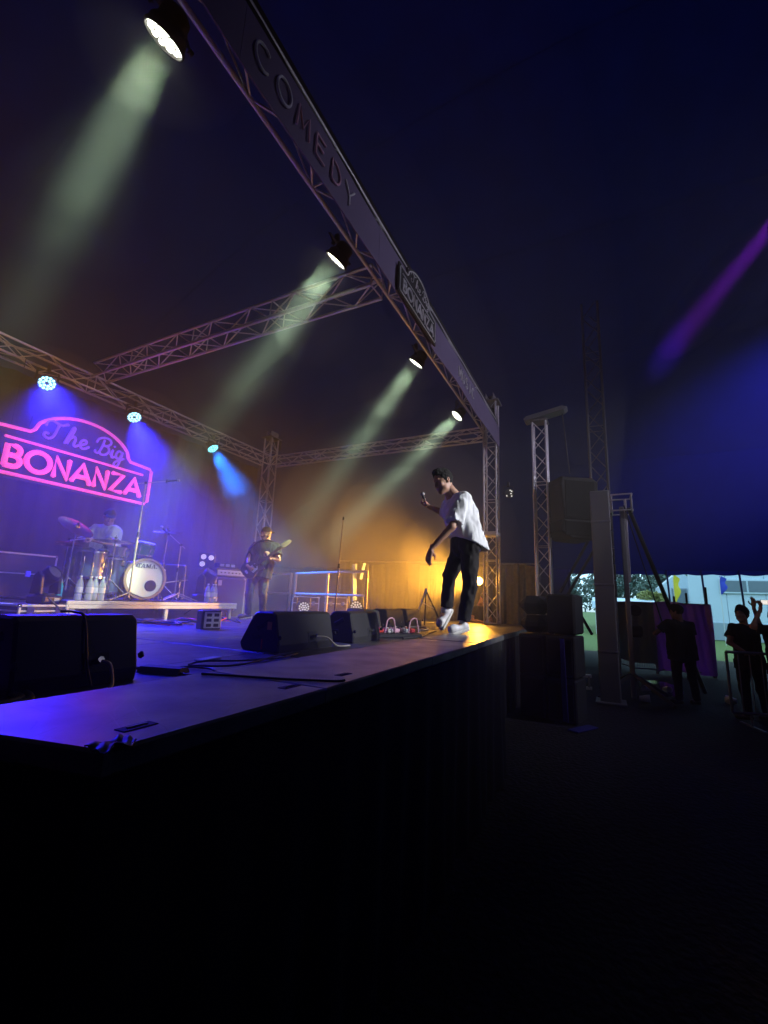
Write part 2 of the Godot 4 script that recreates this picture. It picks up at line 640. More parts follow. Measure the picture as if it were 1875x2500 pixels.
# a person. j: joints in the figure's own axes (x, y, z); o: options
func person(label: String, at: Vector3, turn: float, j: Dictionary, o: Dictionary, group := "") -> Node3D:
	var t := thing("person", label, "person", at, turn, group)
	var cell: float = o.get("cell", 0.02)
	var fine: float = o.get("fine", 0.007)
	var s := st()
	var pts := []
	for k in j:
		if j[k] is Vector3 and not k.begins_with("face") and not k.begins_with("hand"): pts.append(j[k])
	var bb := bounds(pts, 0.3)
	var f := Field.new(bb[0], bb[1], cell)
	var hl: Vector3 = j.hip_l
	var hr: Vector3 = j.hip_r
	var pc := (hl + hr) / 2
	var sl: Vector3 = j.sh_l
	var sr: Vector3 = j.sh_r
	var across := (sl - sr).normalized()
	var neck: Vector3 = j.neck
	var chest := neck.lerp(pc, 0.3)
	var g: float = o.get("girth", 1.0)
	f.cap(hl, hr, 0.10, 0.10, 0.03)
	f.cap(pc, chest, 0.098 * g, 0.1 * g, 0.03)
	f.cap(chest + across * 0.07, chest - across * 0.07, 0.092 * g, 0.092 * g, 0.04)
	f.cap(sl.lerp(sr, 0.12), sr.lerp(sl, 0.12), 0.05, 0.05, 0.05)
	f.cap(neck, j.head + (neck - j.head) * 0.45, 0.058, 0.052, 0.03)
	for e in ["l", "r"]:
		f.cap(j["sh_" + e], j["el_" + e], 0.052, 0.041, 0.03)
		f.cap(j["el_" + e], j["wr_" + e], 0.042, 0.027, 0.015)
		if o.get("legs", true):
			f.cap(j["hip_" + e], j["kn_" + e], 0.085, 0.056, 0.03)
			f.cap(j["kn_" + e], j["an_" + e], 0.056, 0.036, 0.02)
			f.cap(j["an_" + e], j["toe_" + e], 0.036, 0.03, 0.02)
	f.mesh(s)
	# head
	var face: Vector3 = j.face.normalized()
	var up: Vector3 = j.get("face_up", Vector3.UP)
	var hx := up.cross(face).normalized()
	var hb := Basis(hx, face.cross(hx), face)
	var ht := Transform3D(hb * o.get("head_scale", 1.0), j.head)
	add_head(s, ht, fine)
	# hands: wrist to fingertips direction and palm direction
	for e in ["l", "r"]:
		if j.has("hand_" + e):
			var y: Vector3 = j["hand_" + e].normalized()
			var pz: Vector3 = j.get("hand_palm_" + e, Vector3(0, 0, -1))
			pz = (pz - y * pz.dot(y)).normalized()
			add_hand(s, Transform3D(Basis(y.cross(pz), y, pz), j["wr_" + e] + y * 0.02), -1.0 if e == "r" else 1.0, o.get("curl_" + e, 0.5), o.get("hand_cell", 0.006))
	part("body", s.commit(), o.skin, t)
	if o.has("hair"):
		part("hair", hair_mesh(fine, o.get("hair_length", 0.014), 3, o.get("hair_low", 0.0)), o.hair, t, ht.origin, ht.basis)
	if o.has("beard"):
		var bf := Field.new(Vector3(-0.1, -0.16, -0.02), Vector3(0.1, 0.02, 0.14), fine)
		bf.cap(Vector3(-0.062, -0.05, 0.02), Vector3(0, -0.108, 0.07), 0.022, 0.024, 0.02)
		bf.cap(Vector3(0.062, -0.05, 0.02), Vector3(0, -0.108, 0.07), 0.022, 0.024, 0.02)
		bf.cap(Vector3(-0.025, -0.057, 0.094), Vector3(0.025, -0.057, 0.094), 0.008, 0.008, 0.01)
		bf.ell(Vector3(0, -0.073, 0.105), Vector3(0.018, 0.007, 0.02), 0.004, Basis(), true)
		var bs := st()
		bf.mesh(bs)
		part("beard", bs.commit(), o.beard, t, ht.origin, ht.basis)
	if o.has("cap"):
		part("cap", cap_mesh(fine, o.get("cap_backwards", false)), o.cap, t, ht.origin, ht.basis)
	# shirt
	if o.has("shirt"):
		var cf := Field.new(bb[0], bb[1], o.get("cloth_cell", cell * 0.8))
		var loose: float = o.get("loose", 0.02)
		var hem: Vector3 = pc.lerp(neck, o.get("hem", -0.14))
		var back: Vector3 = o.get("back", Vector3.ZERO)
		cf.cap(sl.lerp(sr, 0.1), sr.lerp(sl, 0.1), 0.064 + loose * 0.4, 0.064 + loose * 0.4, 0.05)
		cf.cap(chest + across * 0.065, chest - across * 0.065, 0.104 * g + loose, 0.104 * g + loose, 0.05)
		for w in [0.07, -0.07]:
			cf.cap(chest + across * w, hem + across * w + back, 0.10 * g + loose, 0.115 * g + loose * 1.5, 0.05)
		for e in ["l", "r"]:
			var el: Vector3 = j["sh_" + e].lerp(j["el_" + e], o.get("sleeve", 0.62))
			cf.cap(j["sh_" + e], el, 0.06 + loose * 0.5, 0.056 + loose, 0.03, true)
		cf.folds(o.get("fold", 0.018), Vector3(11, 4, 11), o.get("seed", 5))
		cf.cut(o.get("hem_at", hem + back * 0.5 - (neck - pc).normalized() * 0.02), o.get("hem_n", (pc - neck).normalized()))
		cf.ell(neck + (j.head - neck) * 0.42, Vector3(0.07, 0.07, 0.07), 0.01, Basis(), true)
		var cs := st()
		cf.mesh(cs)
		part("shirt", cs.commit(), o.shirt, t)
	if o.has("trousers"):
		var tf := Field.new(bb[0], bb[1], o.get("cloth_cell", cell * 0.8))
		var fl: float = o.get("flare", 0.062)
		tf.cap(hl, hr, 0.112 * g, 0.112 * g, 0.03)
		tf.cap(pc, pc.lerp(neck, 0.16), 0.118 * g + 0.01, 0.12 * g + 0.01, 0.03)
		for e in ["l", "r"]:
			var an: Vector3 = j["kn_" + e].lerp(j["an_" + e], o.get("cuff", 0.96))
			tf.cap(j["hip_" + e], j["kn_" + e], 0.102, 0.076, 0.03)
			tf.cap(j["kn_" + e], an, 0.072, fl, 0.02, true)
		tf.folds(0.014, Vector3(12, 7, 12), 9)
		tf.cut(pc.lerp(neck, 0.2), (neck - pc).normalized())
		var ts := st()
		tf.mesh(ts)
		part("trousers", ts.commit(), o.trousers, t)
	if o.has("shoes"):
		for e in ["l", "r"]:
			var an: Vector3 = j["an_" + e]
			var toe: Vector3 = j["toe_" + e]
			var fd := (toe - an)
			var dn: Vector3 = j.get("sole", Vector3.DOWN)
			dn = (dn - fd.normalized() * dn.dot(fd.normalized())).normalized()
			var sb := bounds([an, toe], 0.12)
			var sf := Field.new(sb[0], sb[1], fine)
			sf.cap(an - fd * 0.12 + dn * 0.02, toe - fd * 0.1 + dn * 0.004, 0.042, 0.038, 0.02)
			sf.cap(an - dn * 0.02, an, 0.042, 0.045, 0.02)
			sf.cap(toe - fd * 0.2, toe - fd * 0.04, 0.042, 0.035, 0.02)
			sf.cut(toe.lerp(an, 0.5) + dn * 0.052, dn)
			var ss := st()
			sf.mesh(ss)
			part("shoe", ss.commit(), o.shoes, t)
			if o.has("soles"):
				var lf := Field.new(sb[0], sb[1], fine)
				lf.cap(an - fd * 0.12 + dn * 0.04, toe - fd * 0.02 + dn * 0.04, 0.044, 0.042, 0.01)
				lf.cut(an + dn * 0.036, -dn)
				lf.cut(an + dn * 0.066, dn)
				var ls := st()
				lf.mesh(ls)
				part("sole", ls.commit(), o.soles, t)
	return t


# ---------------------------------------------------------------- glyph strokes for the sign and the fascia
func arc(cx: float, cy: float, rx: float, ry: float, a0: float, a1: float, n := 10) -> PackedVector2Array:
	var p := PackedVector2Array()
	for i in n + 1:
		var a := deg_to_rad(lerpf(a0, a1, float(i) / n))
		p.append(Vector2(cx + cos(a) * rx, cy + sin(a) * ry))
	return p


func joined(list: Array) -> PackedVector2Array:
	var p := PackedVector2Array()
	for q in list:
		p.append_array(q)
	return p


func v2(list: Array) -> PackedVector2Array:
	var p := PackedVector2Array()
	for i in range(0, list.size(), 2):
		p.append(Vector2(list[i], list[i + 1]))
	return p


# strokes of a capital in a box of width 0..1 and height 0..1
func glyph(ch: String) -> Array:
	match ch:
		"B": return [joined([v2([0.1, 0, 0.1, 1]), arc(0.5, 0.76, 0.32, 0.24, 90, -90), v2([0.12, 0.52])]), joined([v2([0.12, 0.52]), arc(0.52, 0.26, 0.38, 0.26, 90, -90), v2([0.1, 0])])]
		"O": return [arc(0.5, 0.5, 0.5, 0.5, 90, 450, 24)]
		"N": return [v2([0.08, 0, 0.08, 1, 0.92, 0, 0.92, 1])]
		"A": return [v2([0, 0, 0.5, 1, 1, 0]), v2([0.2, 0.3, 0.8, 0.3])]
		"Z": return [v2([0.08, 1, 0.92, 1, 0.08, 0, 0.92, 0])]
		"C": return [arc(0.55, 0.5, 0.5, 0.5, 50, 310, 18)]
		"M": return [v2([0, 0, 0.1, 1, 0.5, 0.2, 0.9, 1, 1, 0])]
		"E": return [v2([0.9, 1, 0.1, 1, 0.1, 0, 0.9, 0]), v2([0.1, 0.52, 0.75, 0.52])]
		"D": return [joined([v2([0.1, 0, 0.1, 1]), arc(0.35, 0.5, 0.6, 0.5, 90, -90, 12), v2([0.1, 0])])]
		"Y": return [v2([0, 1, 0.5, 0.48, 1, 1]), v2([0.5, 0.48, 0.5, 0])]
		"U": return [joined([v2([0.08, 1]), arc(0.5, 0.4, 0.42, 0.4, 180, 360, 10), v2([0.92, 1])])]
		"S": return [joined([arc(0.5, 0.745, 0.4, 0.255, 30, 270, 10), arc(0.5, 0.245, 0.42, 0.245, 90, -150, 10)])]
		"I": return [v2([0.5, 0, 0.5, 1])]
	return []


func flat3(p: PackedVector2Array, at: Vector2, sx: float, sy: float, slant := 0.0) -> PackedVector3Array:
	var out := PackedVector3Array()
	for v in p:
		out.append(Vector3(at.x + (v.x + v.y * slant) * sx, at.y + v.y * sy, 0))
	return out


func strokes(list: Array, at: Vector2, sx: float, sy: float, r: float, slant := 0.0) -> Mesh:
	var s := st()
	for p in list:
		add_tube(s, flat3(p, at, sx, sy, slant), r, 8)
	return s.commit()


# cursive strokes; box about 1 high for capitals
func script_glyph(ch: String) -> Array:
	var raw := []
	match ch:
		"T": raw = [[0.0, 0.62, 0.02, 0.86, 0.2, 0.98, 0.42, 0.9, 0.62, 0.88, 0.8, 1.02, 0.84, 0.98], [0.5, 0.9, 0.42, 0.5, 0.32, 0.14, 0.14, 0.0, -0.02, 0.1, 0.02, 0.26, 0.14, 0.24]]
		"h": raw = [[0.0, 0.0, 0.1, 0.4, 0.22, 0.86, 0.3, 0.98, 0.32, 0.84, 0.2, 0.4, 0.1, 0.02, 0.2, 0.34, 0.36, 0.5, 0.42, 0.34, 0.38, 0.1, 0.44, 0.0, 0.58, 0.12]]
		"e": raw = [[-0.02, 0.12, 0.16, 0.22, 0.3, 0.36, 0.24, 0.5, 0.1, 0.42, 0.04, 0.2, 0.12, 0.02, 0.28, 0.04, 0.44, 0.2]]
		"B": raw = [[0.3, 0.86, 0.22, 0.4, 0.1, 0.06, -0.04, 0.04, -0.06, 0.16], [-0.04, 0.6, 0.04, 0.84, 0.3, 1.0, 0.56, 0.96, 0.62, 0.76, 0.46, 0.58, 0.28, 0.54, 0.5, 0.52, 0.58, 0.32, 0.46, 0.08, 0.24, 0.0, 0.14, 0.1]]
		"i": raw = [[0.0, 0.14, 0.1, 0.46, 0.06, 0.2, 0.1, 0.02, 0.24, 0.12]]
		"dot": raw = [[0.15, 0.66, 0.16, 0.7]]
		"g": raw = [[0.32, 0.46, 0.16, 0.5, 0.04, 0.3, 0.08, 0.06, 0.22, 0.1, 0.34, 0.46, 0.28, 0.02, 0.18, -0.36, 0.02, -0.4, 0.02, -0.22, 0.24, -0.02, 0.44, 0.14]]
	var out := []
	for r in raw:
		var p := PackedVector3Array()
		for i in range(0, r.size(), 2): p.append(Vector3(r[i], r[i + 1], 0))
		var q := PackedVector2Array()
		for v in smooth_path(p, 4): q.append(Vector2(v.x, v.y))
		out.append(q)
	return out


# the venue's emblem: stepped arch outline, rule, block name and script line; w wide, base at y 0, centred on x
func emblem(parent: Node3D, w: float, thick: float, line: float, fine: float, mo: Material, mn: Material, ms: Material, z: float) -> void:
	var k := w / 2.86
	var o := v2([-1.43, 0.06, -1.37, 0, 1.37, 0, 1.43, 0.06, 1.43, 0.74, 1.38, 0.79, 0.93, 0.82, 0.87, 0.88])
	o.append_array(arc(0, 0.62, 0.98, 0.72, 33, 147, 16))
	o.append_array(v2([-0.87, 0.88, -0.93, 0.82, -1.38, 0.79, -1.43, 0.74, -1.43, 0.06]))
	var out := flat3(o, Vector2.ZERO, k, k)
	part("outline_tube", tube(out, line, 8), mo, parent, Vector3(0, 0, z))
	part("rule_tube", tube(flat3(v2([-1.27, 0.62, 0, 0.625, 1.24, 0.62]), Vector2.ZERO, k, k), line * 0.8, 8), mo, parent, Vector3(0, 0, z))
	var word := "BONANZA"
	var widths := [0.27, 0.37, 0.27, 0.33, 0.27, 0.27, 0.33]
	var x := -1.235
	for i in 7:
		part("letter", strokes(glyph(word[i]), Vector2(x * k, 0.13 * k), widths[i] * k, 0.36 * k, thick), mn, parent, Vector3(0, 0, z))
		x += widths[i] + (2.47 - 2.11) / 6.0
	var line2 := "The Big"
	var xs := [-0.72, -0.38, -0.13, 0.0, 0.2, 0.48, 0.58]
	for i in 7:
		if line2[i] == " ": continue
		part("script_letter", strokes(script_glyph(line2[i]), Vector2(xs[i] * k, 0.79 * k), 0.42 * k, 0.36 * k, fine), ms, parent, Vector3(0, 0, z + 0.01))
		if line2[i] == "i": part("letter_dot", strokes(script_glyph("dot"), Vector2(xs[i] * k, 0.79 * k), 0.42 * k, 0.36 * k, fine), ms, parent, Vector3(0, 0, z + 0.01))


# ---------------------------------------------------------------- truss and lamps
func truss(called: String, label: String, a: Vector3, b: Vector3, size := 0.29, bay := 0.4, m: Material = null, group := "", chord_r := 0.024) -> Node3D:
	var t := thing(called, label, "truss", a, 0.0, group)
	if m == null: m = M.alu
	var d := b - a
	var e1 := d.cross(Vector3.UP).normalized() if absf(d.normalized().y) < 0.9 else Vector3.RIGHT
	var e2 := e1.cross(d).normalized()
	var n := maxi(int(round(d.length() / bay)), 1)
	var c := []
	for k in [[-1, -1], [1, -1], [1, 1], [-1, 1]]:
		var off: Vector3 = (e1 * k[0] + e2 * k[1]) * size / 2
		c.append(off)
		rod("chord", off, off + d, chord_r, m, t, 8)
	for f in 4:
		var p: Vector3 = c[f]
		var q: Vector3 = c[(f + 1) % 4]
		for i in n:
			var u := d * (float(i) / n)
			var v := d * (float(i + 1) / n)
			if (i + f) % 2 == 0: rod("brace", p + u, q + v, chord_r * 0.45, m, t, 6)
			else: rod("brace", q + u, p + v, chord_r * 0.45, m, t, 6)
			if i % 4 == 0: rod("rung", p + u, q + u, chord_r * 0.42, m, t, 6)
	return t


func led_positions(r: float) -> Array:
	var out := [Vector2.ZERO]
	for k in 6: out.append(Vector2.from_angle(TAU * k / 6) * r)
	for k in 12: out.append(Vector2.from_angle(TAU * (k + 0.5) / 12) * r * 1.95)
	return out


# a round LED stage lamp; local +z is the way it shines
func par_lamp(label: String, at: Vector3, dir: Vector3, lens: Material, group := "", size := 1.0, ring_only := false, stand := 0.0, lit: Array = []) -> Node3D:
	var t := thing("stage_lamp", label, "lamp", at, 0.0, group)
	var z := dir.normalized()
	var x := Vector3.UP.cross(z).normalized()
	var b := Basis(x, z.cross(x), z)
	var turn := b * Basis(Vector3.RIGHT, PI / 2)
	if not cache.has("par"):
		cache.par = lathe(PackedVector2Array([Vector2(0.0, -0.2), Vector2(0.07, -0.2), Vector2(0.1, -0.17), Vector2(0.105, -0.09), Vector2(0.135, -0.05), Vector2(0.14, 0.0), Vector2(0.15, 0.005), Vector2(0.15, 0.03), Vector2(0.138, 0.03), Vector2(0.134, 0.006), Vector2(0.0, 0.006)]), 28)
		cache.led = lathe(PackedVector2Array([Vector2(0.0, 0.0), Vector2(0.023, 0.0), Vector2(0.022, 0.006), Vector2(0.015, 0.011), Vector2(0.0, 0.013)]), 12)
	part("housing", cache.par, M.black_metal, t, Vector3.ZERO, turn * size)
	for s in [-1.0, 1.0]:
		bar("yoke_arm", b * Vector3(0.16 * s, 0, -0.08) * size, Vector3(0, 0.24, -0.02) * size + x * 0.16 * s * size, 0.035 * size, 0.008, M.black_metal, t)
		part("yoke_knob", cyl(0.022, 0.022, 0.03, 10), M.black_metal, t, b * Vector3(0.175 * s, 0, -0.08) * size, along(x))
	bar("yoke_bridge", Vector3(0, 0.24, -0.02) * size - x * 0.165 * size, Vector3(0, 0.24, -0.02) * size + x * 0.165 * size, 0.035 * size, 0.01, M.black_metal, t)
	if stand == 0.0:
		part("clamp", box(0.05, 0.12, 0.06, 0.01), M.black_metal, t, Vector3(0, 0.3, -0.02) * size)
	var spots := led_positions(0.056)
	for i in spots.size():
		var p: Vector2 = spots[i]
		if ring_only and p == Vector2.ZERO: continue
		part("lens", cache.led, M.lens_glass if lit and not i in lit else lens, t, b * Vector3(p.x, p.y, 0.007) * size, turn * size)
	return t


# ---------------------------------------------------------------- the scene
func _ready() -> void:
	rng.seed = 7
	# camera
	var cam := Camera3D.new()
	cam.name = "camera"
	cam.fov = 98.86
	cam.near = 0.05
	cam.far = 600.0
	add_child(cam)
	cam.transform = Transform3D(Basis(Vector3.UP, -1.10133) * Basis(Vector3.RIGHT, 0.19832) * Basis(Vector3.BACK, 0.041315), Vector3(0, 1.65, 0))
	cam.current = true
	# sky and air
	var sky := ProceduralSkyMaterial.new()
	sky.sky_top_color = lin(0.42, 0.76, 1.0)
	sky.sky_horizon_color = lin(0.5, 0.82, 1.0)
	sky.sky_curve = 0.2
	sky.ground_bottom_color = lin(0.08, 0.1, 0.1)
	sky.ground_horizon_color = lin(0.3, 0.4, 0.45)
	sky.sun_angle_max = 1.0
	var env := Environment.new()
	env.background_mode = Environment.BG_SKY
	env.sky = Sky.new()
	env.sky.sky_material = sky
	env.background_energy_multiplier = 2.3
	env.tonemap_mode = Environment.TONE_MAPPER_LINEAR
	env.tonemap_exposure = 1.0
	env.sdfgi_enabled = true
	env.ssao_enabled = true
	env.ssil_enabled = true
	env.volumetric_fog_enabled = true
	env.volumetric_fog_density = 0.0
	var we := WorldEnvironment.new()
	we.name = "environment"
	we.environment = env
	add_child(we)
	var sun := DirectionalLight3D.new()
	sun.name = "overcast_sun"
	sun.light_color = Color(1.0, 0.97, 0.92)
	sun.light_energy = 0.15
	sun.light_angular_distance = 20.0
	sun.shadow_enabled = true
	add_child(sun)
	sun.look_at_from_position(Vector3.ZERO, Vector3(-0.45, -0.8, 0.35))

	materials()
	haze()
	setting()
	outside()
	stage()
	trusses()
	lamps()
	sign_board()
	fascia()
	backline()
	drums()
	floor_gear()
	right_side()
	people()
	cables()


func materials() -> void:
	mat("alu", lin(0.66, 0.65, 0.64), 0.42, 0.35)
	mat("alu_dull", lin(0.3, 0.3, 0.31), 0.55, 0.5)
	mat("black_metal", lin(0.012, 0.012, 0.013), 0.5, 0.1)
	mat("black_matt", lin(0.014, 0.014, 0.015), 0.75)
	mat("black_cloth", lin(0.0045, 0.0045, 0.005), 0.95)
	mat("chrome", lin(0.75, 0.75, 0.76), 0.15, 1.0)
	mat("rubber", lin(0.015, 0.015, 0.016), 0.6)
	var d := mat("deck", Color.WHITE, 0.5)
	d.albedo_texture = scuffed(11, 0.03, 0.085)
	d.roughness_texture = ramp_tex(12, 0.008, Color(0.7, 0.7, 0.7), Color(1, 1, 1), 512, 3)
	d.heightmap_enabled = true
	d.heightmap_texture = noise_tex(13, 0.09, 3)
	d.heightmap_scale = 0.08
	for k in [d]:
		k.uv1_triplanar = true
		k.uv1_world_triplanar = true
		k.uv1_scale = Vector3(0.7, 0.7, 0.7)
	var sp := mat("strip", Color.WHITE, 0.45)
	sp.albedo_texture = scuffed(21, 0.1, 0.22)
	sp.roughness_texture = ramp_tex(22, 0.008, Color(0.65, 0.65, 0.65), Color(1, 1, 1), 512, 3)
	sp.uv1_triplanar = true
	sp.uv1_world_triplanar = true
	sp.uv1_scale = Vector3(0.9, 0.9, 0.9)
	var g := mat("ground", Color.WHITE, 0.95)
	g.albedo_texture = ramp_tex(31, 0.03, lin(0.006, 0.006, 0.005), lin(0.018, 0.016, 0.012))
	g.uv1_triplanar = true
	g.uv1_world_triplanar = true
	g.uv1_scale = Vector3(0.35, 0.35, 0.35)
	g.heightmap_enabled = true
	g.heightmap_texture = noise_tex(32, 0.08)
	g.heightmap_scale = 2.0
	var gr := mat("field_grass", Color.WHITE, 0.95)
	gr.albedo_texture = ramp_tex(33, 0.05, lin(0.05, 0.1, 0.015), lin(0.13, 0.19, 0.04))
	gr.uv1_triplanar = true
	gr.uv1_world_triplanar = true
	gr.uv1_scale = Vector3(0.4, 0.4, 0.4)
	var c := mat("tent_cloth", Color.WHITE, 0.8)
	c.albedo_texture = ramp_tex(41, 0.02, lin(0.011, 0.046, 0.115), lin(0.015, 0.058, 0.145))
	c.uv1_triplanar = true
	c.uv1_world_triplanar = true
	c.uv1_scale = Vector3(0.12, 0.12, 0.12)
	c.backlight_enabled = true
	c.backlight = Color(0.35, 0.9, 1.1)
	mat("side_cloth", lin(0.13, 0.135, 0.12), 0.85)
	var dr := mat("drape", Color.WHITE, 0.85)
	dr.albedo_texture = ramp_tex(42, 0.03, lin(0.1, 0.095, 0.075), lin(0.18, 0.17, 0.13))
	dr.uv1_triplanar = true
	dr.uv1_scale = Vector3(0.5, 0.5, 0.5)
	mat("fascia", lin(0.17, 0.135, 0.24), 0.7)
	mat("white_print", lin(0.75, 0.74, 0.74), 0.6)
	mat("pink_print", lin(0.7, 0.4, 0.52), 0.6)
	mat("riser_white", lin(0.74, 0.73, 0.58), 0.6)
	mat("rail_amber_lit", lin(0.5, 0.42, 0.28), 0.4, 0.3)  # posts take a warm colour for the amber light on them
	mat("rail_white", lin(0.55, 0.52, 0.55), 0.4, 0.2)
	mat("pale_blue", lin(0.35, 0.5, 0.62), 0.6)
	mat("teal", lin(0.03, 0.42, 0.45), 0.4)
	mat("grey_cable", lin(0.07, 0.07, 0.075), 0.5)
	mat("pale_cable", lin(0.5, 0.46, 0.4), 0.5)
	mat("black_tape", lin(0.02, 0.02, 0.022), 0.5)
	mat("blue_light_strip", lin(0.02, 0.02, 0.22), 0.8)  # blue colour stands in for a streak of blue light
	mat("alu_dark", lin(0.2, 0.2, 0.21), 0.55, 0.3)
	mat("grey_box", lin(0.16, 0.16, 0.165), 0.75)
	var scr := mat("scrim", lin(0.1, 0.105, 0.105), 0.8)
	scr.backlight_enabled = true
	scr.backlight = Color(0.45, 0.5, 0.5)
	var ps := mat("purple_sheet", lin(0.36, 0.2, 0.4), 0.3)
	ps.backlight_enabled = true
	ps.backlight = Color(0.75, 0.45, 0.85)
	mat("lens_glass", lin(0.06, 0.07, 0.09), 0.08)
	mat("puddle", lin(0.02, 0.02, 0.02), 0.05)
	glow("white_lens", lin(1.0, 1.0, 0.82), 9.0)
	glow("blue_lens", lin(0.35, 0.8, 1.0), 4.0)
	glow("cyan_lens", lin(0.2, 0.85, 1.0), 4.0)
	glow("amber_lens", lin(1.0, 0.55, 0.12), 40.0)
	glow("dim_lens", lin(1.0, 0.95, 0.85), 0.9)
	glow("faint_lens", lin(1.0, 0.95, 0.85), 0.4)
	glow("purple_lens", lin(0.5, 0.1, 1.0), 6.0)
	glow("neon_pink", lin(0.85, 0.1, 0.42), 0.95)
	glow("neon_letter", lin(0.95, 0.11, 0.42), 0.95)
	glow("neon_dim", lin(0.28, 0.1, 0.7), 0.6)


func haze() -> void:
	var box_shape := RenderingServer.FOG_VOLUME_SHAPE_BOX
	var egg := RenderingServer.FOG_VOLUME_SHAPE_ELLIPSOID
	for h in [
		["tent_haze", Vector3(3, 6.5, 0), Vector3(33.9, 13.5, 31.6), 0.006, box_shape, "thin haze filling the whole dark tent"],
		["stage_haze", Vector3(5, 4, -6.2), Vector3(22, 12, 13), 0.006, egg, "outermost haze over the lit stage"],
		["stage_haze", Vector3(5, 4, -6.2), Vector3(18.5, 10.6, 10.4), 0.006, egg, "middle haze over the lit stage"],
		["stage_haze", Vector3(5, 3.8, -6.4), Vector3(14.5, 9, 8.2), 0.006, egg, "innermost haze over the lit stage"],
		["low_smoke", Vector3(3.2, 2.3, -6.6), Vector3(8.0, 3.4, 4.6), 0.026, egg, "low bank of smoke round the drum kit"],
		["smoke_cloud", Vector3(8.8, 2.9, -3.8), Vector3(7.4, 4.6, 4.6), 0.02, egg, "outer part of the smoke cloud behind the singer"],
		["smoke_cloud", Vector3(9.2, 3.0, -3.8), Vector3(5.0, 3.2, 3.4), 0.04, egg, "middle part of the smoke cloud behind the singer"],
		["smoke_cloud", Vector3(10.0, 2.7, -3.4), Vector3(3.0, 2.0, 2.0), 0.06, egg, "thickest core of the smoke cloud beside the amber lamp"],
	]:
		var f := FogVolume.new()
		f.name = numbered(h[0])
		f.shape = h[4]
		f.size = h[2]
		f.position = h[1]
		var m := FogMaterial.new()
		m.resource_name = h[0]
		m.density = h[3]
		m.albedo = Color(0.95, 0.95, 0.95)
		f.material = m
		add_child(f)
		tag(f, h[5], "haze", "", "stuff")
	# thicker smoke round the blue lamps
	for p in [Vector3(3.8, 4.85, -8.55), Vector3(5.45, 4.85, -8.5), Vector3(7.65, 4.85, -8.5)]:
		var f := FogVolume.new()
		f.name = numbered("smoke_puff")
		f.shape = egg
		f.size = Vector3(1.9, 1.9, 1.8)
		f.position = p
		var m := FogMaterial.new()
		m.resource_name = "puff"
		m.density = 0.085
		m.albedo = Color(0.95, 0.95, 0.95)
		f.material = m
		add_child(f)
		tag(f, "puff of smoke hanging below a blue lamp", "smoke", "smoke puffs below the blue lamps", "stuff")
	var pf := FogVolume.new()
	pf.name = numbered("smoke_streak")
	pf.shape = egg
	pf.size = Vector3(4.6, 1.3, 1.3)
	pf.position = Vector3(11.6, 8.9, 2.55)
	pf.rotation = Vector3(0, 0.33, 0)
	var pm := FogMaterial.new()
	pm.resource_name = "streak"
	pm.density = 0.075
	pm.albedo = Color(0.95, 0.95, 0.95)
	pf.material = pm
	add_child(pf)
	tag(pf, "smoke drifting through the purple beam high on the right", "smoke", "", "stuff")
	# drifting wisps under the front lamps
	for i in 12:
		var f := FogVolume.new()
		f.name = numbered("smoke_wisp")
		f.shape = egg
		var k := i / 4
		f.size = Vector3(rng.randf_range(0.9, 1.5), rng.randf_range(0.5, 0.9), rng.randf_range(0.7, 1.3)) * (1.0 + 0.25 * k)
		f.position = Vector3([1.46, 3.86, 6.44, 8.83][i % 4] + rng.randf_range(-0.25, 0.25) - 0.05 * k, 5.6 - 0.42 * k + rng.randf_range(-0.12, 0.12), -2.87 - 0.36 * k + rng.randf_range(-0.12, 0.12))
		f.rotation = Vector3(rng.randf_range(-0.5, 0.5), rng.randf() * TAU, rng.randf_range(-0.5, 0.5))
		var m := FogMaterial.new()
		m.resource_name = "wisp"
		m.density = [0.085, 0.04, 0.018][k] * rng.randf_range(0.7, 1.3)
		m.albedo = Color(0.95, 0.95, 0.95)
		f.material = m
		add_child(f)
		tag(f, "drifting wisp of smoke in the white lamp beams", "smoke", "smoke wisps in the beams", "stuff")


# ---------------------------------------------------------------- tent and ground
func roof_height(x: float, z: float) -> float:
	var dx := minf(20.0 - x, x + 14.0)
	var dz := minf(16.0 - z, z + 16.0)
	var k := 3.0
	var h := clampf(0.5 + 0.5 * (dz - dx) / k, 0.0, 1.0)
	var d := maxf(lerpf(dz, dx, h) - k * h * (1.0 - h), 0.0)
	return 3.22 + 9.6 * (1.0 - exp(-d / 7.5))


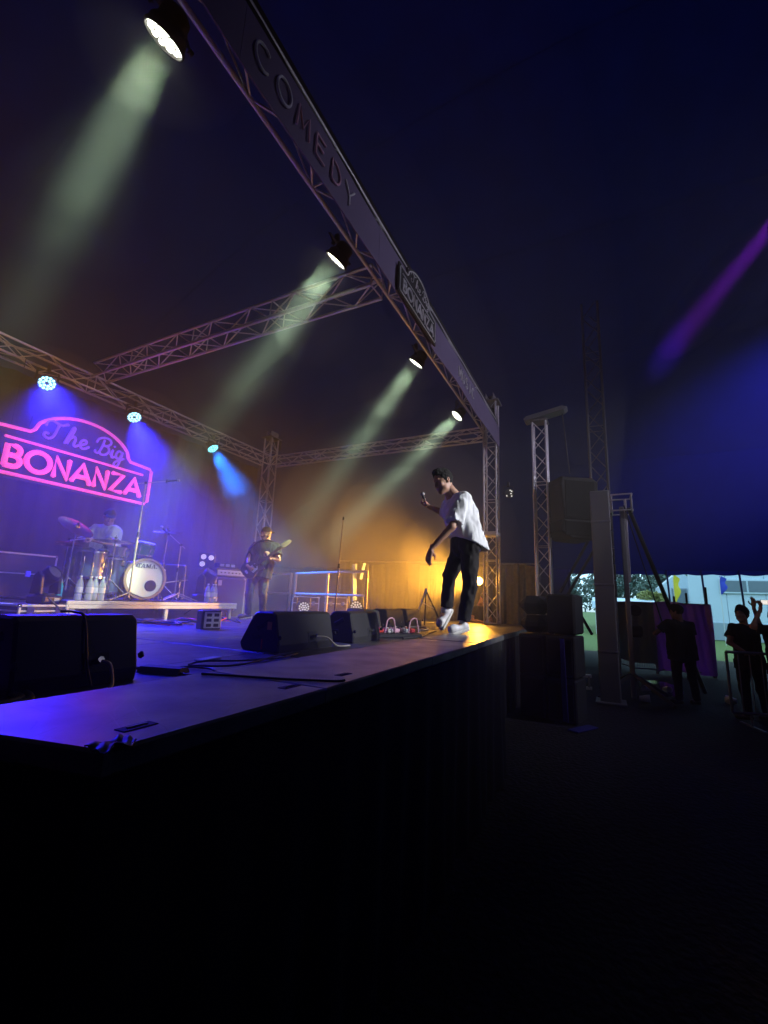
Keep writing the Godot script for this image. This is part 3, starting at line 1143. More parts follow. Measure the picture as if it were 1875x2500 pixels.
func setting() -> void:
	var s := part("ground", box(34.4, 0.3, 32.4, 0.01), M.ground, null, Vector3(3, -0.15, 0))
	tag(s, "dark trampled ground inside the tent", "ground", "", "structure")
	var fld := st()
	# the field outside: one sheet with a hole left for nothing, lying just under the tent floor
	quad(fld, Vector3(-250, -0.02, -250), Vector3(250, -0.02, -250), Vector3(250, -0.02, 250), Vector3(-250, -0.02, 250))
	tag(part("field", fld.commit(), M.field_grass), "green grass field outside the tent", "field", "", "structure")
	var t := thing("tent", "huge dark navy big top tent over the stage and audience", "tent")
	for i in 10:
		var x0 := -14.0 + 3.4 * i
		var f := func(u: float, v: float) -> Vector3:
			var x := x0 + 3.4 * u
			var z := 16.0 - 32.0 * v
			var sag := 0.07 * sin(PI * u)
			return Vector3(x, roof_height(x, z) - sag, z)
		part("roof_panel", sheet(f, 4, 32, 0.03), M.tent_cloth, t)
	# side walls; the right one is open from z = -1.3 on
	var wall := func(a: Vector3, b: Vector3, called: String) -> void:
		var n := maxi(int((b - a).length() / 2.9), 1)
		for i in n:
			var p := a.lerp(b, float(i) / n)
			var q := a.lerp(b, float(i + 1) / n)
			var out := (q - p).cross(Vector3.UP).normalized()
			var g := func(u: float, v: float) -> Vector3:
				return p.lerp(q, u) + Vector3(0, v * (3.3 + 0.0), 0) + out * (0.05 * sin(PI * u) + 0.012 * sin(u * 23.0 + i))
			part(called, sheet(g, 16, 2, 0.03), M.side_cloth, t)
	wall.call(Vector3(-14, 0, -16), Vector3(20, 0, -16), "wall_panel")
	wall.call(Vector3(-14, 0, 16), Vector3(-14, 0, -16), "wall_panel")
	wall.call(Vector3(20, 0, 16), Vector3(-14, 0, 16), "wall_panel")
	wall.call(Vector3(20, 0, -16), Vector3(20, 0, -1.3), "wall_panel")
	wall.call(Vector3(20, 0, 9.0), Vector3(20, 0, 16), "wall_panel")
	for z in [-1.3, 2.2, 3.3, 4.42, 6.2, 9.0]:
		rod("side_pole", Vector3(19.95, 0, z), Vector3(20.0, 3.25, z - 0.08), 0.035, M.black_metal, t)
	var g2 := func(u: float, v: float) -> Vector3:
		return Vector3(20.04 + 0.03 * v, 3.3 - 0.22 * v - 0.05 * absf(sin(u * 40.0)) * v, -1.3 + 10.3 * u)
	part("valance", sheet(g2, 80, 3, 0.02), M.tent_cloth, t)


func leaf_cloud(seed_: int, centres: Array, n: int, leaf: float) -> Mesh:
	var r := RandomNumberGenerator.new()
	r.seed = seed_
	var s := st()
	for c in centres:
		var o: Vector3 = c[0]
		var rad: Vector3 = c[1]
		for i in n:
			var d := Vector3(r.randfn(), r.randfn(), r.randfn()).normalized() * pow(r.randf(), 0.45)
			var p := o + d * rad
			var a := Vector3(r.randfn(), r.randfn(), r.randfn()).normalized() * leaf * r.randf_range(0.6, 1.3)
			var b := a.cross(Vector3(r.randfn(), r.randfn(), r.randfn())).normalized() * leaf * 0.6
			s.set_color(Color.WHITE * r.randf_range(0.55, 1.15))
			quad(s, p - a, p + b, p + a, p - b)
	return s.commit()


func tree(label: String, at: Vector3, h: float, w: float, m: Material, seed_: int) -> void:
	var t := thing("tree", label, "tree", at, 0.0, "trees beyond the tent opening")
	var r := RandomNumberGenerator.new()
	r.seed = seed_
	part("trunk", cyl(0.035 * h, 0.018 * h, h * 0.55, 9), M.bark, t, Vector3(0, h * 0.27, 0))
	var cs := []
	for i in 14:
		var a := r.randf() * TAU
		var k := r.randf()
		var c := Vector3(cos(a) * w * 0.36 * k, h * r.randf_range(0.3, 0.86), sin(a) * w * 0.36 * k)
		cs.append([c, Vector3(w * 0.26, h * 0.13, w * 0.26)])
		rod("limb", Vector3(0, h * 0.3, 0), c, 0.008 * h, M.bark, t, 5)
	part("crown", leaf_cloud(seed_, cs, 420, 0.16), m, t)


func outside() -> void:
	mat("bark", lin(0.06, 0.045, 0.03), 0.9)
	for k in [["leaf_dark", lin(0.12, 0.19, 0.17)], ["leaf_mid", lin(0.19, 0.27, 0.23)], ["leaf_gold", lin(0.3, 0.3, 0.1)]]:  # dark and mid leaf colours are paled for the haze before them
		var m := mat(k[0], k[1], 0.8)
		m.vertex_color_use_as_albedo = true
		m.backlight_enabled = true
		m.backlight = Color(0.3, 0.35, 0.2)
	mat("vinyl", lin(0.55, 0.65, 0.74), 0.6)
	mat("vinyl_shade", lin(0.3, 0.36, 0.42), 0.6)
	mat("window_dark", lin(0.16, 0.2, 0.24), 0.3)
	mat("flag_yellow", lin(0.75, 0.6, 0.03), 0.7)
	mat("flag_blue", lin(0.03, 0.06, 0.5), 0.7)
	tree("tall dark green tree seen through the leftmost gap of the tent side", Vector3(44, -0.3, -3.4), 9.0, 7.0, M.leaf_dark, 51)
	tree("dark green tree behind the white marquee, right of the grey pillar", Vector3(50, -0.3, 1.2), 8.0, 6.5, M.leaf_dark, 52)
	tree("pale green tree furthest left in the tent side gap", Vector3(40, -0.3, -6.5), 8.0, 6.0, M.leaf_mid, 53)
	tree("leafy tree beside the pale gable, left of the yellow flag", Vector3(46, -0.3, 4.2), 6.6, 5.0, M.leaf_mid, 54)
	tree("small golden green bush tree left of the yellow flag", Vector3(36, -0.3, 2.9), 3.6, 2.4, M.leaf_gold, 55)
	# low white marquee
	var q := thing("marquee", "low white party marquee behind the mesh fence", "marquee", Vector3(34, 0, 1.0))
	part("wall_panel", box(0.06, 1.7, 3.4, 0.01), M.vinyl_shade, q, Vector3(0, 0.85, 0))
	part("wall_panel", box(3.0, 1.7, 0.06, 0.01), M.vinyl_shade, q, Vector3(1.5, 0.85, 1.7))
	part("roof", slab(v2([-0.2, 0, 3.2, 0, 3.0, 0.45, 1.5, 0.75, 0.0, 0.45]), 3.8, 0.02), M.vinyl, q, Vector3(0, 1.72, 0))
	for z in [-1.7, -0.6, 0.6, 1.7]:
		rod("pole", Vector3(-0.08, 0, z), Vector3(-0.08, 1.75, z), 0.03, M.alu, q)
	# gabled pale building and the long pale hall
	var g := thing("gabled_building", "pale gabled building with one dark window behind the yellow flag", "building", Vector3(38, 0, 4.9))
	part("wall", slab(v2([-1.4, 0, 1.4, 0, 1.4, 3.4, 0.1, 4.6, -1.4, 3.2]), 3.0, 0.02), M.vinyl, g, Vector3(1.5, 0, 0), Basis(Vector3.UP, PI / 2))
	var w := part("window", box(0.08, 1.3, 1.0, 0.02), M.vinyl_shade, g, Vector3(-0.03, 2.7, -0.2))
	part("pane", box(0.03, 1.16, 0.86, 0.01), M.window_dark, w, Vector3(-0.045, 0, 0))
	var hall := thing("exhibition_hall", "long pale blue hall with a wide band of windows, right of the flags", "building", Vector3(36, 0, 12.0))
	for i in 7:
		part("wall_panel", box(0.3, 6.2, 1.98, 0.02), M.vinyl, hall, Vector3(0, 3.1, -6.0 + 2.0 * i))
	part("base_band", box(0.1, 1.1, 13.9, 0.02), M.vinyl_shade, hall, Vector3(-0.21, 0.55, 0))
	for i in 3:
		var wz := -3.9 + 3.1 * i
		var fr := part("window", box(0.1, 0.95, 2.9, 0.02), M.vinyl, hall, Vector3(-0.22, 3.45, wz))
		part("pane", box(0.04, 0.7, 1.3, 0.01), M.window_dark, fr, Vector3(-0.06, 0, -0.7))
		part("pane", box(0.04, 0.7, 1.3, 0.01), M.window_dark, fr, Vector3(-0.06, 0, 0.7))
	# feather flags
	for fl in [["yellow feather flag on a thin pole in front of the pale gable", Vector3(30, 0, 3.45), "flag_yellow", 3.75, 1.55], ["blue feather flag on a thin pole in front of the pale hall", Vector3(30, 0, 5.6), "flag_blue", 3.7, 1.0]]:
		var n := thing("feather_flag", fl[0], "flag", fl[1], 0.0, "feather flags outside the tent")
		var hh: float = fl[3]
		part("pole", tube(smooth_path(PackedVector3Array([Vector3(0, 0, 0), Vector3(0, hh * 0.5, 0.01), Vector3(0, hh * 0.9, 0.0), Vector3(0, hh, 0.08)])), 0.018, 6), M.alu, n)
		var ln: float = fl[4]
		var ff := func(u: float, v: float) -> Vector3:
			return Vector3(0.05 * sin(u * 7.0) * v, hh - u * ln, 0.02 + v * (0.3 - 0.05 * u + 0.05 * sin(u * 13.0)) * minf(1.0, 0.25 + u * 5.0) * minf(1.0, (1.0 - u) * 4.0 + 0.2))
		part("cloth", sheet(ff, 14, 5, 0.008), M[fl[2]], n)


# ---------------------------------------------------------------- stage
func stage() -> void:
	var t := thing("stage", "long black stage of deck panels with a raised front lip", "stage")
	for i in 6:
		for k in 8:
			var y: float = DECK + rng.randf_range(-0.002, 0.002)
			part("deck_panel", box(1.994, 0.08, 0.994, 0.004), M.deck, t, Vector3(-0.3 + 2.0 * i, y - 0.04, -1.9 - 1.0 * k))
	# raised lip along the front, its left end cut at a slant
	var a := PackedVector2Array([Vector2(0.575, 0.86), Vector2(0.515, 1.13), Vector2(0.45, 1.4), Vector2(1.32, 1.4), Vector2(1.32, 0.862)])
	var first := slab(a, 0.05, 0.006)
	var turn := Basis(Vector3.RIGHT, -PI / 2)
	part("lip_panel", first, M.strip, t, Vector3(0, STRIP - 0.025, 0), turn)
	var xs := [1.325, 2.44, 3.56, 4.69]
	for i in 3:
		var z0 := 0.862 + 0.03 * i
		var z1 := 0.862 + 0.03 * (i + 1)
		part("lip_panel", slab(PackedVector2Array([Vector2(xs[i], z0), Vector2(xs[i], 1.4 + 0.012 * i), Vector2(xs[i + 1] - 0.005, 1.4 + 0.012 * (i + 1)), Vector2(xs[i + 1] - 0.005, z1)]), 0.05, 0.006), M.strip, t, Vector3(0, STRIP - 0.025 - 0.003 * (i % 2), 0), turn)
	for i in 5:
		part("lip_block", box(0.08, 0.1, 0.4, 0.01), M.black_matt, t, Vector3(0.8 + 0.95 * i, STRIP - 0.1, -1.16))
	# pleated black skirts under the lip and along the right part of the front
	var skirt := func(p: Vector3, q: Vector3, top: float) -> void:
		var n := int((q - p).length() / 0.06)
		var out := (q - p).cross(Vector3.UP).normalized()
		var f := func(u: float, v: float) -> Vector3:
			return p.lerp(q, u) + Vector3(0, top * (1.0 - v) + 0.02 * v, 0) + out * (sin(u * n * 1.3) * 0.018 * (0.3 + v) + sin(u * n * 0.41) * 0.02 * v)
		part("skirt", sheet(f, n * 2, 4, 0.006), M.black_cloth, t)
	skirt.call(Vector3(0.58, 0, -0.9), Vector3(4.7, 0, -0.97), STRIP - 0.05)
	skirt.call(Vector3(4.72, 0, -1.44), Vector3(10.7, 0, -1.44), DECK - 0.03)
	skirt.call(Vector3(-1.3, 0, -1.44), Vector3(0.45, 0, -1.44), DECK - 0.03)
	skirt.call(Vector3(0.45, 0, -1.42), Vector3(0.58, 0, -0.9), STRIP - 0.05)
	skirt.call(Vector3(10.72, 0, -1.44), Vector3(10.72, 0, -9.4), DECK - 0.03)
	for i in 6:
		for k in 3:
			rod("stage_leg", Vector3(0.7 + 1.9 * i, 0, -1.8 - 3.4 * k), Vector3(0.7 + 1.9 * i, DECK - 0.08, -1.8 - 3.4 * k), 0.03, M.alu, t)
	# sunken lifting handles in the lip
	for p in [Vector3(0.705, STRIP, -0.955), Vector3(1.27, STRIP, -0.975), Vector3(1.6, STRIP, -0.965)]:
		var h := part("handle_recess", box(0.09, 0.012, 0.04, 0.004), M.black_matt, t, p - Vector3(0, 0.004, 0))
		part("handle_bar", box(0.05, 0.004, 0.008, 0.001), M.alu_dark, h, Vector3(0, 0.007, 0))
	# back drape
	var dr := thing("backdrop_drape", "tall black backdrop cloth hanging behind the drum kit", "drape", Vector3(4.9, 0, -9.75))
	for i in 6:
		var f := func(u: float, v: float) -> Vector3:
			var x := -5.6 + (i + u) * 1.82
			return Vector3(x, 5.6 - 4.5 * v, 0.05 * sin(x * 9.0) + 0.02 * sin(x * 23.0))
		part("drape_panel", sheet(f, 26, 3, 0.01), M.black_cloth, dr)
	# pale pleated side drape at the right rear
	var sd := thing("side_drape", "pleated pale grey drape hanging low at the rear right of the stage", "drape")
	var pa := Vector3(11.6, 0, -7.4)
	var pb := Vector3(12.6, 0, -1.6)
	for i in 7:
		var f := func(u: float, v: float) -> Vector3:
			var k := (i + u * 0.995) / 7.0
			var p := pa.lerp(pb, k)
			var fold := 0.07 * sin(k * 92.0 + 1.5 * sin(k * 17.0)) + 0.03 * sin(k * 211.0)
			return p + Vector3(-fold * (0.35 + 0.65 * v), 2.74 - 2.7 * v + 0.05 * sin(k * 23.0) * (1.0 - v), fold * 0.3)
		part("drape_panel", sheet(f, 44, 5, 0.008), M.drape, sd)
	rod("drape_rail", pa + Vector3(0, 2.78, 0), pb + Vector3(0, 2.78, 0), 0.025, M.alu_dull, sd)
	for k in [0.0, 0.33, 0.66, 1.0]:
		rod("drape_upright", pa.lerp(pb, k) + Vector3(0.1, 0, 0), pa.lerp(pb, k) + Vector3(0.1, 2.8, 0), 0.025, M.alu_dull, sd)


func trusses() -> void:
	truss("truss", "long front truss above the stage edge that carries the purple fascia", Vector3(-0.6, 5.87, -2.31), Vector3(9.98, 5.87, -2.31), 0.29, 0.44)
	truss("truss", "rear truss above the glowing pink sign", Vector3(-0.6, 5.75, -9.24), Vector3(9.98, 5.75, -9.24), 0.29, 0.44)
	truss("truss", "middle roof truss running back from the emblem to the rear truss", Vector3(4.45, 5.78, -2.5), Vector3(4.72, 5.98, -9.05), 0.29, 0.44)
	truss("truss", "right side truss between the two right towers", Vector3(10.14, 5.74, -2.48), Vector3(10.14, 5.74, -9.06), 0.26, 0.42)
	truss("truss_tower", "front right truss tower behind the singer in the white shirt", Vector3(10.14, DECK + 0.02, -2.31), Vector3(10.14, 6.5, -2.31), 0.29, 0.36)
	truss("truss_tower", "rear right truss tower behind the bass player", Vector3(10.14, DECK + 0.02, -9.24), Vector3(10.14, 6.5, -9.24), 0.29, 0.4)
	for z in [-2.31, -9.24]:
		var t := thing("chain_hoist", "chain hoist on top of the front right truss tower" if z > -5 else "chain hoist on top of the rear right truss tower", "hoist", Vector3(10.14, 6.5, z), 0.0, "chain hoists on the towers")
		part("plate", box(0.46, 0.03, 0.46, 0.006), M.alu_dull, t, Vector3(0, 0.02, 0))
		part("wheel", cyl(0.1, 0.1, 0.06, 16), M.black_metal, t, Vector3(0.05, 0.14, 0), along(Vector3.BACK))
		for s in [-1.0, 1.0]:
			part("cheek", box(0.34, 0.22, 0.02, 0.006), M.alu_dull, t, Vector3(0.02, 0.13, 0.09 * s))
		part("motor_hood", box(0.16, 0.34, 0.2, 0.02), M.black_metal, t, Vector3(0.3, -0.1, 0))
	# yellow tie straps round the front right tower
	var sl := part("sleeve_strap", box(0.34, 0.1, 0.34, 0.02), M.alu, null, Vector3(10.14, 3.25, -2.31))
	tag(sl, "pale clamp plate wrapped round the front right truss tower", "clamp")


func lamps() -> void:
	# four white lamps under the front truss
	var where := ["first white lamp from the left under the front truss, largest in view", "second white lamp from the left, in front of the middle roof truss", "third white lamp from the left, right of the emblem", "fourth white lamp, nearest to the front right tower"]
	var xs := [1.46, 3.86, 6.44, 8.83]
	var dirs := [Vector3(0, -0.82, -0.57), Vector3(0.0, -0.73, -0.68), Vector3(0, -0.78, -0.62), Vector3(-0.3, -0.75, -0.6)]
	for i in 4:
		var at := Vector3(xs[i], 5.74, -2.75)
		par_lamp(where[i], at, dirs[i], M.white_lens, "white lamps under the front truss", 1.02)
		spot("white_field", at + dirs[i].normalized() * 0.08, dirs[i], lin(0.85, 1.0, 0.68), 4.0 if i == 0 else 9.0, 19.0, 1.0, 0.1)
		# one beam for each group of its LEDs, so that the shaft leaves the lamp at the lamp's own width
		var z: Vector3 = dirs[i].normalized()
		var x := Vector3.UP.cross(z).normalized()
		for k in 7:
			var p := Vector2.ZERO if k == 0 else Vector2.from_angle(TAU * k / 6.0) * 0.095
			spot("white_beam", at + z * 0.05 + x * p.x + z.cross(x) * p.y, z, lin(0.68, 1.0, 0.64), 14.0 if i == 0 else 23.0, 6.0, 1.0, 0.045)
	# three blue lamps under the rear truss
	var bl := ["leftmost blue lamp above the pink sign", "middle blue lamp above the right end of the pink sign", "rightmost cyan blue lamp beside the rear tower"]
	var bx := [Vector3(3.79, 5.27, -8.9), Vector3(5.47, 5.3, -8.9), Vector3(7.62, 5.32, -8.9)]
	var bd := [Vector3(-0.185, -0.645, 0.74), Vector3(-0.08, -0.78, 0.62), Vector3(0.1, -0.8, 0.6)]
	for i in 3:
		par_lamp(bl[i], bx[i], bd[i], M.blue_lens if i < 2 else M.cyan_lens, "blue lamps under the rear truss", 1.0, true)
		spot("blue_beam", bx[i] + bd[i].normalized() * 0.06, bd[i], lin(0.012, 0.014, 1.0) if i < 2 else lin(0.01, 0.17, 1.0), [215.0, 340.0, 250.0][i], [21.0, 21.0, 16.0][i], 0.9, 0.12)
	# the amber lamp low behind the singer
	var aa := Vector3(11.6, 2.245, -2.99)
	var ad := Vector3(-0.9, 0.02, -0.02)
	par_lamp("glowing amber lamp on a stand behind the singer", aa, ad, M.amber_lens, "", 0.8, false, 1.0)
	spot("amber_beam", aa + ad.normalized() * 0.06, Vector3(-0.86, 0.0, -0.43), lin(1.0, 0.42, 0.04), 190.0, 30.0, 1.0, 0.1)
	spot("amber_spill", aa + ad.normalized() * 0.07, ad, lin(1.0, 0.42, 0.04), 16.0, 46.0, 1.0, 0.08)
	var sd := thing("lamp_stand", "black stand under the amber lamp", "stand", Vector3(11.62, 0, -2.99))
	rod("pole", Vector3(0, 0.05, 0), Vector3(0, 2.1, 0), 0.018, M.black_metal, sd)
	for k in 3:
		rod("leg", Vector3(0, 0.7, 0), Vector3(cos(TAU * k / 3.0) * 0.5, 0.01, sin(TAU * k / 3.0) * 0.5), 0.012, M.black_metal, sd)
	# unlit lamp on the right tower; glowing lenses stand for its glints
	par_lamp("small unlit lamp with a few glowing dots for glints, clamped outside the front right tower", Vector3(10.42, 4.27, -1.95), Vector3(-1.0, -0.1, 0.5), M.dim_lens, "", 0.75, false, 0.0, [1, 8, 9, 14, 17])
	# purple and blue lamps high on the right, outside the picture
	var pl := Vector3(9.05, 9.03, 3.42)
	var pd := Vector3(13.5, 8.8, 1.9) - pl
	par_lamp("purple lamp hanging high under the tent roof on the right", pl, pd, M.purple_lens)
	spot("purple_beam", pl + pd.normalized() * 0.07, pd, lin(0.32, 0.01, 1.0), 110.0, 5.5, 1.0, 0.14)
	# unseen front lamps, added to light the singer, fascia and towers
	var fl := Vector3(6.0, 5.8, 9.0)
	var fd := Vector3(4.5, 2.3, -1.4) - fl
	par_lamp("unseen white lamp added on the audience side to light the singer", fl, fd, M.white_lens)
	spot("added_follow_beam", fl + fd.normalized() * 0.07, fd, lin(0.95, 0.96, 1.0), 175.0, 7.0, 0.8, 0.1)
	var wl := Vector3(7.5, 7.0, 8.0)
	var wd := Vector3(7.4, 4.6, -2.1) - wl
	par_lamp("unseen lavender lamp added on the audience side to light the front truss", wl, wd, M.purple_lens)
	spot("added_front_wash", wl + wd.normalized() * 0.07, wd, lin(0.72, 0.68, 0.9), 44.0, 34.0, 1.0, 0.12)
	var ql := Vector3(9.5, 7.2, 8.0)
	var qd := Vector3(16.2, 7.2, 5.0) - ql
	par_lamp("blue lamp washing the tent roof on the far right", ql, qd, M.blue_lens)
	spot("blue_wash", ql + qd.normalized() * 0.07, qd, lin(0.03, 0.02, 0.9), 290.0, 29.0, 1.0, 0.12)


func sign_board() -> void:
	var t := thing("neon_sign", "large glowing pink BONANZA sign hanging behind the drums", "sign", Vector3(4.65, 3.5, -8.95))
	var o := v2([-1.5, -0.07, 1.5, -0.07, 1.5, 0.86, 0.95, 0.88, 0.92, 1.12])
	o.append_array(arc(0, 0.66, 1.04, 0.76, 28, 152, 14))
	o.append_array(v2([-0.92, 1.12, -0.95, 0.88, -1.5, 0.86]))
	mat("sign_back", lin(0.03, 0.016, 0.05), 0.8)
	part("back_board", slab(o, 0.05, 0.006), M.sign_back, t, Vector3(0, 0, -0.06))
	emblem(t, 2.86, 0.046, 0.031, 0.024, M.neon_pink, M.neon_letter, M.neon_dim, 0.0)
	for x in [-1.2, 1.2]:
		rod("hanging_wire", Vector3(x, 0.86, -0.05), Vector3(x, 2.1, -0.05), 0.006, M.black_metal, t, 5)
	var l := AreaLight3D.new()
	l.name = "neon_glow"
	l.area_size = Vector2(2.6, 0.6)
	l.light_color = lin(1.0, 0.08, 0.5)
	l.light_energy = 0.75
	l.shadow_enabled = true
	add_child(l)
	l.look_at_from_position(Vector3(4.65, 3.85, -8.87), Vector3(4.65, 3.85, 0))


func fascia() -> void:
	var t := thing("fascia_banner", "long dark purple fascia lettered COMEDY, emblem and MUSIC on the front truss", "banner", Vector3(0, 0, -2.13))
	for i in 5:
		var f := func(u: float, v: float) -> Vector3:
			var x := -0.5 + (i + u * 0.998) * 2.14
			return Vector3(x, 5.9 - 0.52 * v + 0.012 * sin(x * 3.0), 0.012 * sin(x * 2.1) * v)
		part("banner_panel", sheet(f, 12, 3, 0.012), M.fascia, t)
	var f2 := func(u: float, v: float) -> Vector3:
		return Vector3(-0.5 + 10.7 * u, 6.12 - 0.23 * v, -0.03 - 0.02 * sin(u * 50.0) * v)
	part("top_scrim", sheet(f2, 60, 2, 0.006), M.black_cloth, t)
	var x := 1.74
	for ch in "COMEDY":
		part("letter", strokes(glyph(ch), Vector2(x, 5.53), 0.17, 0.22, 0.011), M.white_print if ch in "COY" else M.pink_print, t, Vector3(0, 0, 0.02))
		x += 0.255
	x = 6.84
	for ch in "MUSIC":
		part("letter", strokes(glyph(ch), Vector2(x, 5.55), 0.15, 0.2, 0.011), M.white_print, t, Vector3(0, 0, 0.02))
		x += 0.21
	var e := thing("emblem_board", "stepped BONANZA emblem board fixed in the middle of the fascia", "sign", Vector3(4.89, 5.4, -2.085))
	var o := v2([-1.5, -0.07, 1.5, -0.07, 1.5, 0.86, 0.95, 0.88, 0.92, 1.12])
	o.append_array(arc(0, 0.66, 1.04, 0.76, 28, 152, 14))
	o.append_array(v2([-0.92, 1.12, -0.95, 0.88, -1.5, 0.86]))
	for i in o.size(): o[i] *= 0.44
	part("back_board", slab(o, 0.02, 0.004), M.black_matt, e)
	emblem(e, 1.26, 0.013, 0.008, 0.005, M.white_print, M.white_print, M.white_print, 0.015)


# ---------------------------------------------------------------- band gear
func monitor(label: String, at: Vector3, turn: float, l: float, sticker := false) -> Node3D:
	# stage wedge: long axis x, tall back to +z, sloping grille to -z
	var t := thing("stage_monitor", label, "monitor speaker", at, turn, "wedge monitors along the stage front")
	var p := v2([-0.2, 0.02, -0.215, 0.06, -0.12, 0.235, -0.08, 0.29, -0.04, 0.305, 0.1, 0.305, 0.135, 0.285, 0.185, 0.06, 0.18, 0.0, -0.17, 0.0])
	var side := Basis(Vector3(0, 0, 1), Vector3(0, 1, 0), Vector3(-1, 0, 0))
	part("cabinet", slab(p, l, 0.012), M.wedge, t, Vector3.ZERO, side)
	# grille on the slope
	var a := Vector3(0, 0.075, -0.212)
	var b := Vector3(0, 0.235, -0.125)
	var n := (b - a).cross(Vector3.RIGHT).normalized()
	part("grille", box(l - 0.06, (b - a).length() + 0.05, 0.012, 0.004), M.black_metal, t, (a + b) / 2 + n * 0.006, Basis(Vector3.RIGHT, (b - a).normalized(), Vector3.RIGHT.cross((b - a).normalized())))
	for s in [-1.0, 1.0]:
		var h := part("handle_recess", box(0.01, 0.04, 0.12, 0.004), M.black_matt, t, Vector3(s * (l / 2 + 0.001), 0.2, 0.01), Basis(Vector3.RIGHT, -0.5))
		part("handle_recess", box(0.01, 0.03, 0.1, 0.004), M.black_matt, t, Vector3(s * (l / 2 + 0.001), 0.11, -0.04))
		part("corner_guard", box(0.02, 0.03, 0.03, 0.006), M.black_metal, h, Vector3(0, -0.16, 0.12))
	part("socket_plate", box(0.12, 0.09, 0.006, 0.002), M.black_metal, t, Vector3(0.06, 0.1, 0.177), Basis(Vector3.RIGHT, -0.21))
	part("plug", cyl(0.014, 0.014, 0.06, 10), M.chrome, t, Vector3(0.05, 0.11, 0.2), Basis(Vector3.RIGHT, PI / 2 - 0.3))
	if sticker:
		part("sticker", box(0.003, 0.06, 0.045, 0.001), M.sticker, t, Vector3(-l / 2 - 0.005, 0.2, 0.085))
		part("tape_mark", box(0.003, 0.075, 0.014, 0.001), M.red_tape, t, Vector3(-l / 2 - 0.005, 0.06, 0.02))
	return t


func cabinet(label: String, category: String, at: Vector3, turn: float, w: float, h: float, d: float, called := "speaker_cabinet") -> Node3D:
	var t := thing(called, label, category, at, turn)
	part("shell", box(w, h, d, 0.018), M.black_matt, t, Vector3(0, h / 2, 0))
	part("grille", box(w - 0.07, h - 0.07, 0.012, 0.004), M.black_cloth, t, Vector3(0, h / 2, d / 2 + 0.004))
	for s in [-1.0, 1.0]:
		for u in [0.0, 1.0]:
			part("corner", box(0.05, 0.05, 0.05, 0.014), M.alu_dull, t, Vector3(s * (w / 2 - 0.021), 0.021 + u * (h - 0.042), d / 2 - 0.021))
		part("edge_trim", box(0.012, h - 0.1, 0.012, 0.003), M.alu_dull, t, Vector3(s * (w / 2 - 0.002), h / 2, d / 2 - 0.002))
	return t


func flight_case(label: String, at: Vector3, turn: float, w: float, h: float, d: float, m: Material) -> Node3D:
	var t := thing("flight_case", label, "flight case", at, turn)
	part("panel", box(w - 0.02, h - 0.02, d - 0.02, 0.005), m, t, Vector3(0, h / 2, 0))
	for s in [-1.0, 1.0]:
		for u in [0.0, 1.0]:
			part("edge_trim", box(w, 0.026, 0.026, 0.004), M.alu, t, Vector3(0, 0.013 + u * (h - 0.026), s * (d / 2 - 0.013)))
			part("edge_trim", box(0.026, 0.026, d - 0.06, 0.004), M.alu, t, Vector3(s * (w / 2 - 0.013), 0.0132 + u * (h - 0.0264), 0))
			part("corner_ball", ball(0.026, 10), M.chrome, t, Vector3(s * (w / 2 - 0.016), 0.016 + u * (h - 0.032), d / 2 - 0.016))
		part("edge_trim", box(0.026, h - 0.06, 0.026, 0.004), M.alu, t, Vector3(s * (w / 2 - 0.0128), h / 2, d / 2 - 0.0128))
	part("lid_band", box(w + 0.004, 0.02, d + 0.004, 0.003), M.alu, t, Vector3(0, h * 0.66, 0))
	for s in [-0.28, 0.28]:
		part("latch", box(0.08, 0.09, 0.014, 0.004), M.chrome, t, Vector3(s * w, h * 0.66, d / 2 + 0.006))
	return t


func moving_head(label: String, at: Vector3, turn: float, k: float, tilt: float) -> Node3D:
	var t := thing("moving_head_lamp", label, "lamp", at, turn, "moving head lamps on the riser")
	part("base", box(0.36 * k, 0.13 * k, 0.3 * k, 0.02), M.black_metal, t, Vector3(0, 0.065 * k, 0))
	part("display", box(0.1 * k, 0.05 * k, 0.008, 0.002), M.dim_panel, t, Vector3(0.06 * k, 0.07 * k, 0.152 * k))
	part("turntable", cyl(0.12 * k, 0.12 * k, 0.03 * k, 20), M.black_matt, t, Vector3(0, 0.145 * k, 0))
	for s in [-1.0, 1.0]:
		part("yoke_arm", slab(v2([-0.09, 0.15, 0.09, 0.15, 0.07, 0.42, 0.0, 0.49, -0.07, 0.42]), 0.06, 0.012), M.black_metal, t, Vector3(0.17 * s * k, 0, 0), Basis(Vector3(0, 0, -k), Vector3(0, k, 0), Vector3(k, 0, 0)))
	var head := lathe(PackedVector2Array([Vector2(0, -0.17), Vector2(0.08, -0.165), Vector2(0.115, -0.11), Vector2(0.125, 0.0), Vector2(0.13, 0.1), Vector2(0.12, 0.14), Vector2(0.105, 0.14), Vector2(0.1, 0.12), Vector2(0, 0.125)]), 22)
	var hb := Basis(Vector3.RIGHT, tilt)
	var h := part("head", head, M.black_metal, t, Vector3(0, 0.4 * k, 0), hb * k)
	part("lens", cyl(0.098, 0.098, 0.01, 20), M.lens_glass, h, Vector3(0, 0.128, 0))
	return t


func cable(label: String, pts: PackedVector3Array, r: float, m: Material, group := "cables on the stage floor") -> void:
	var o := part("cable", tube(smooth_path(pts, 5), r, 6), m)
	tag(o, label, "cable", group)


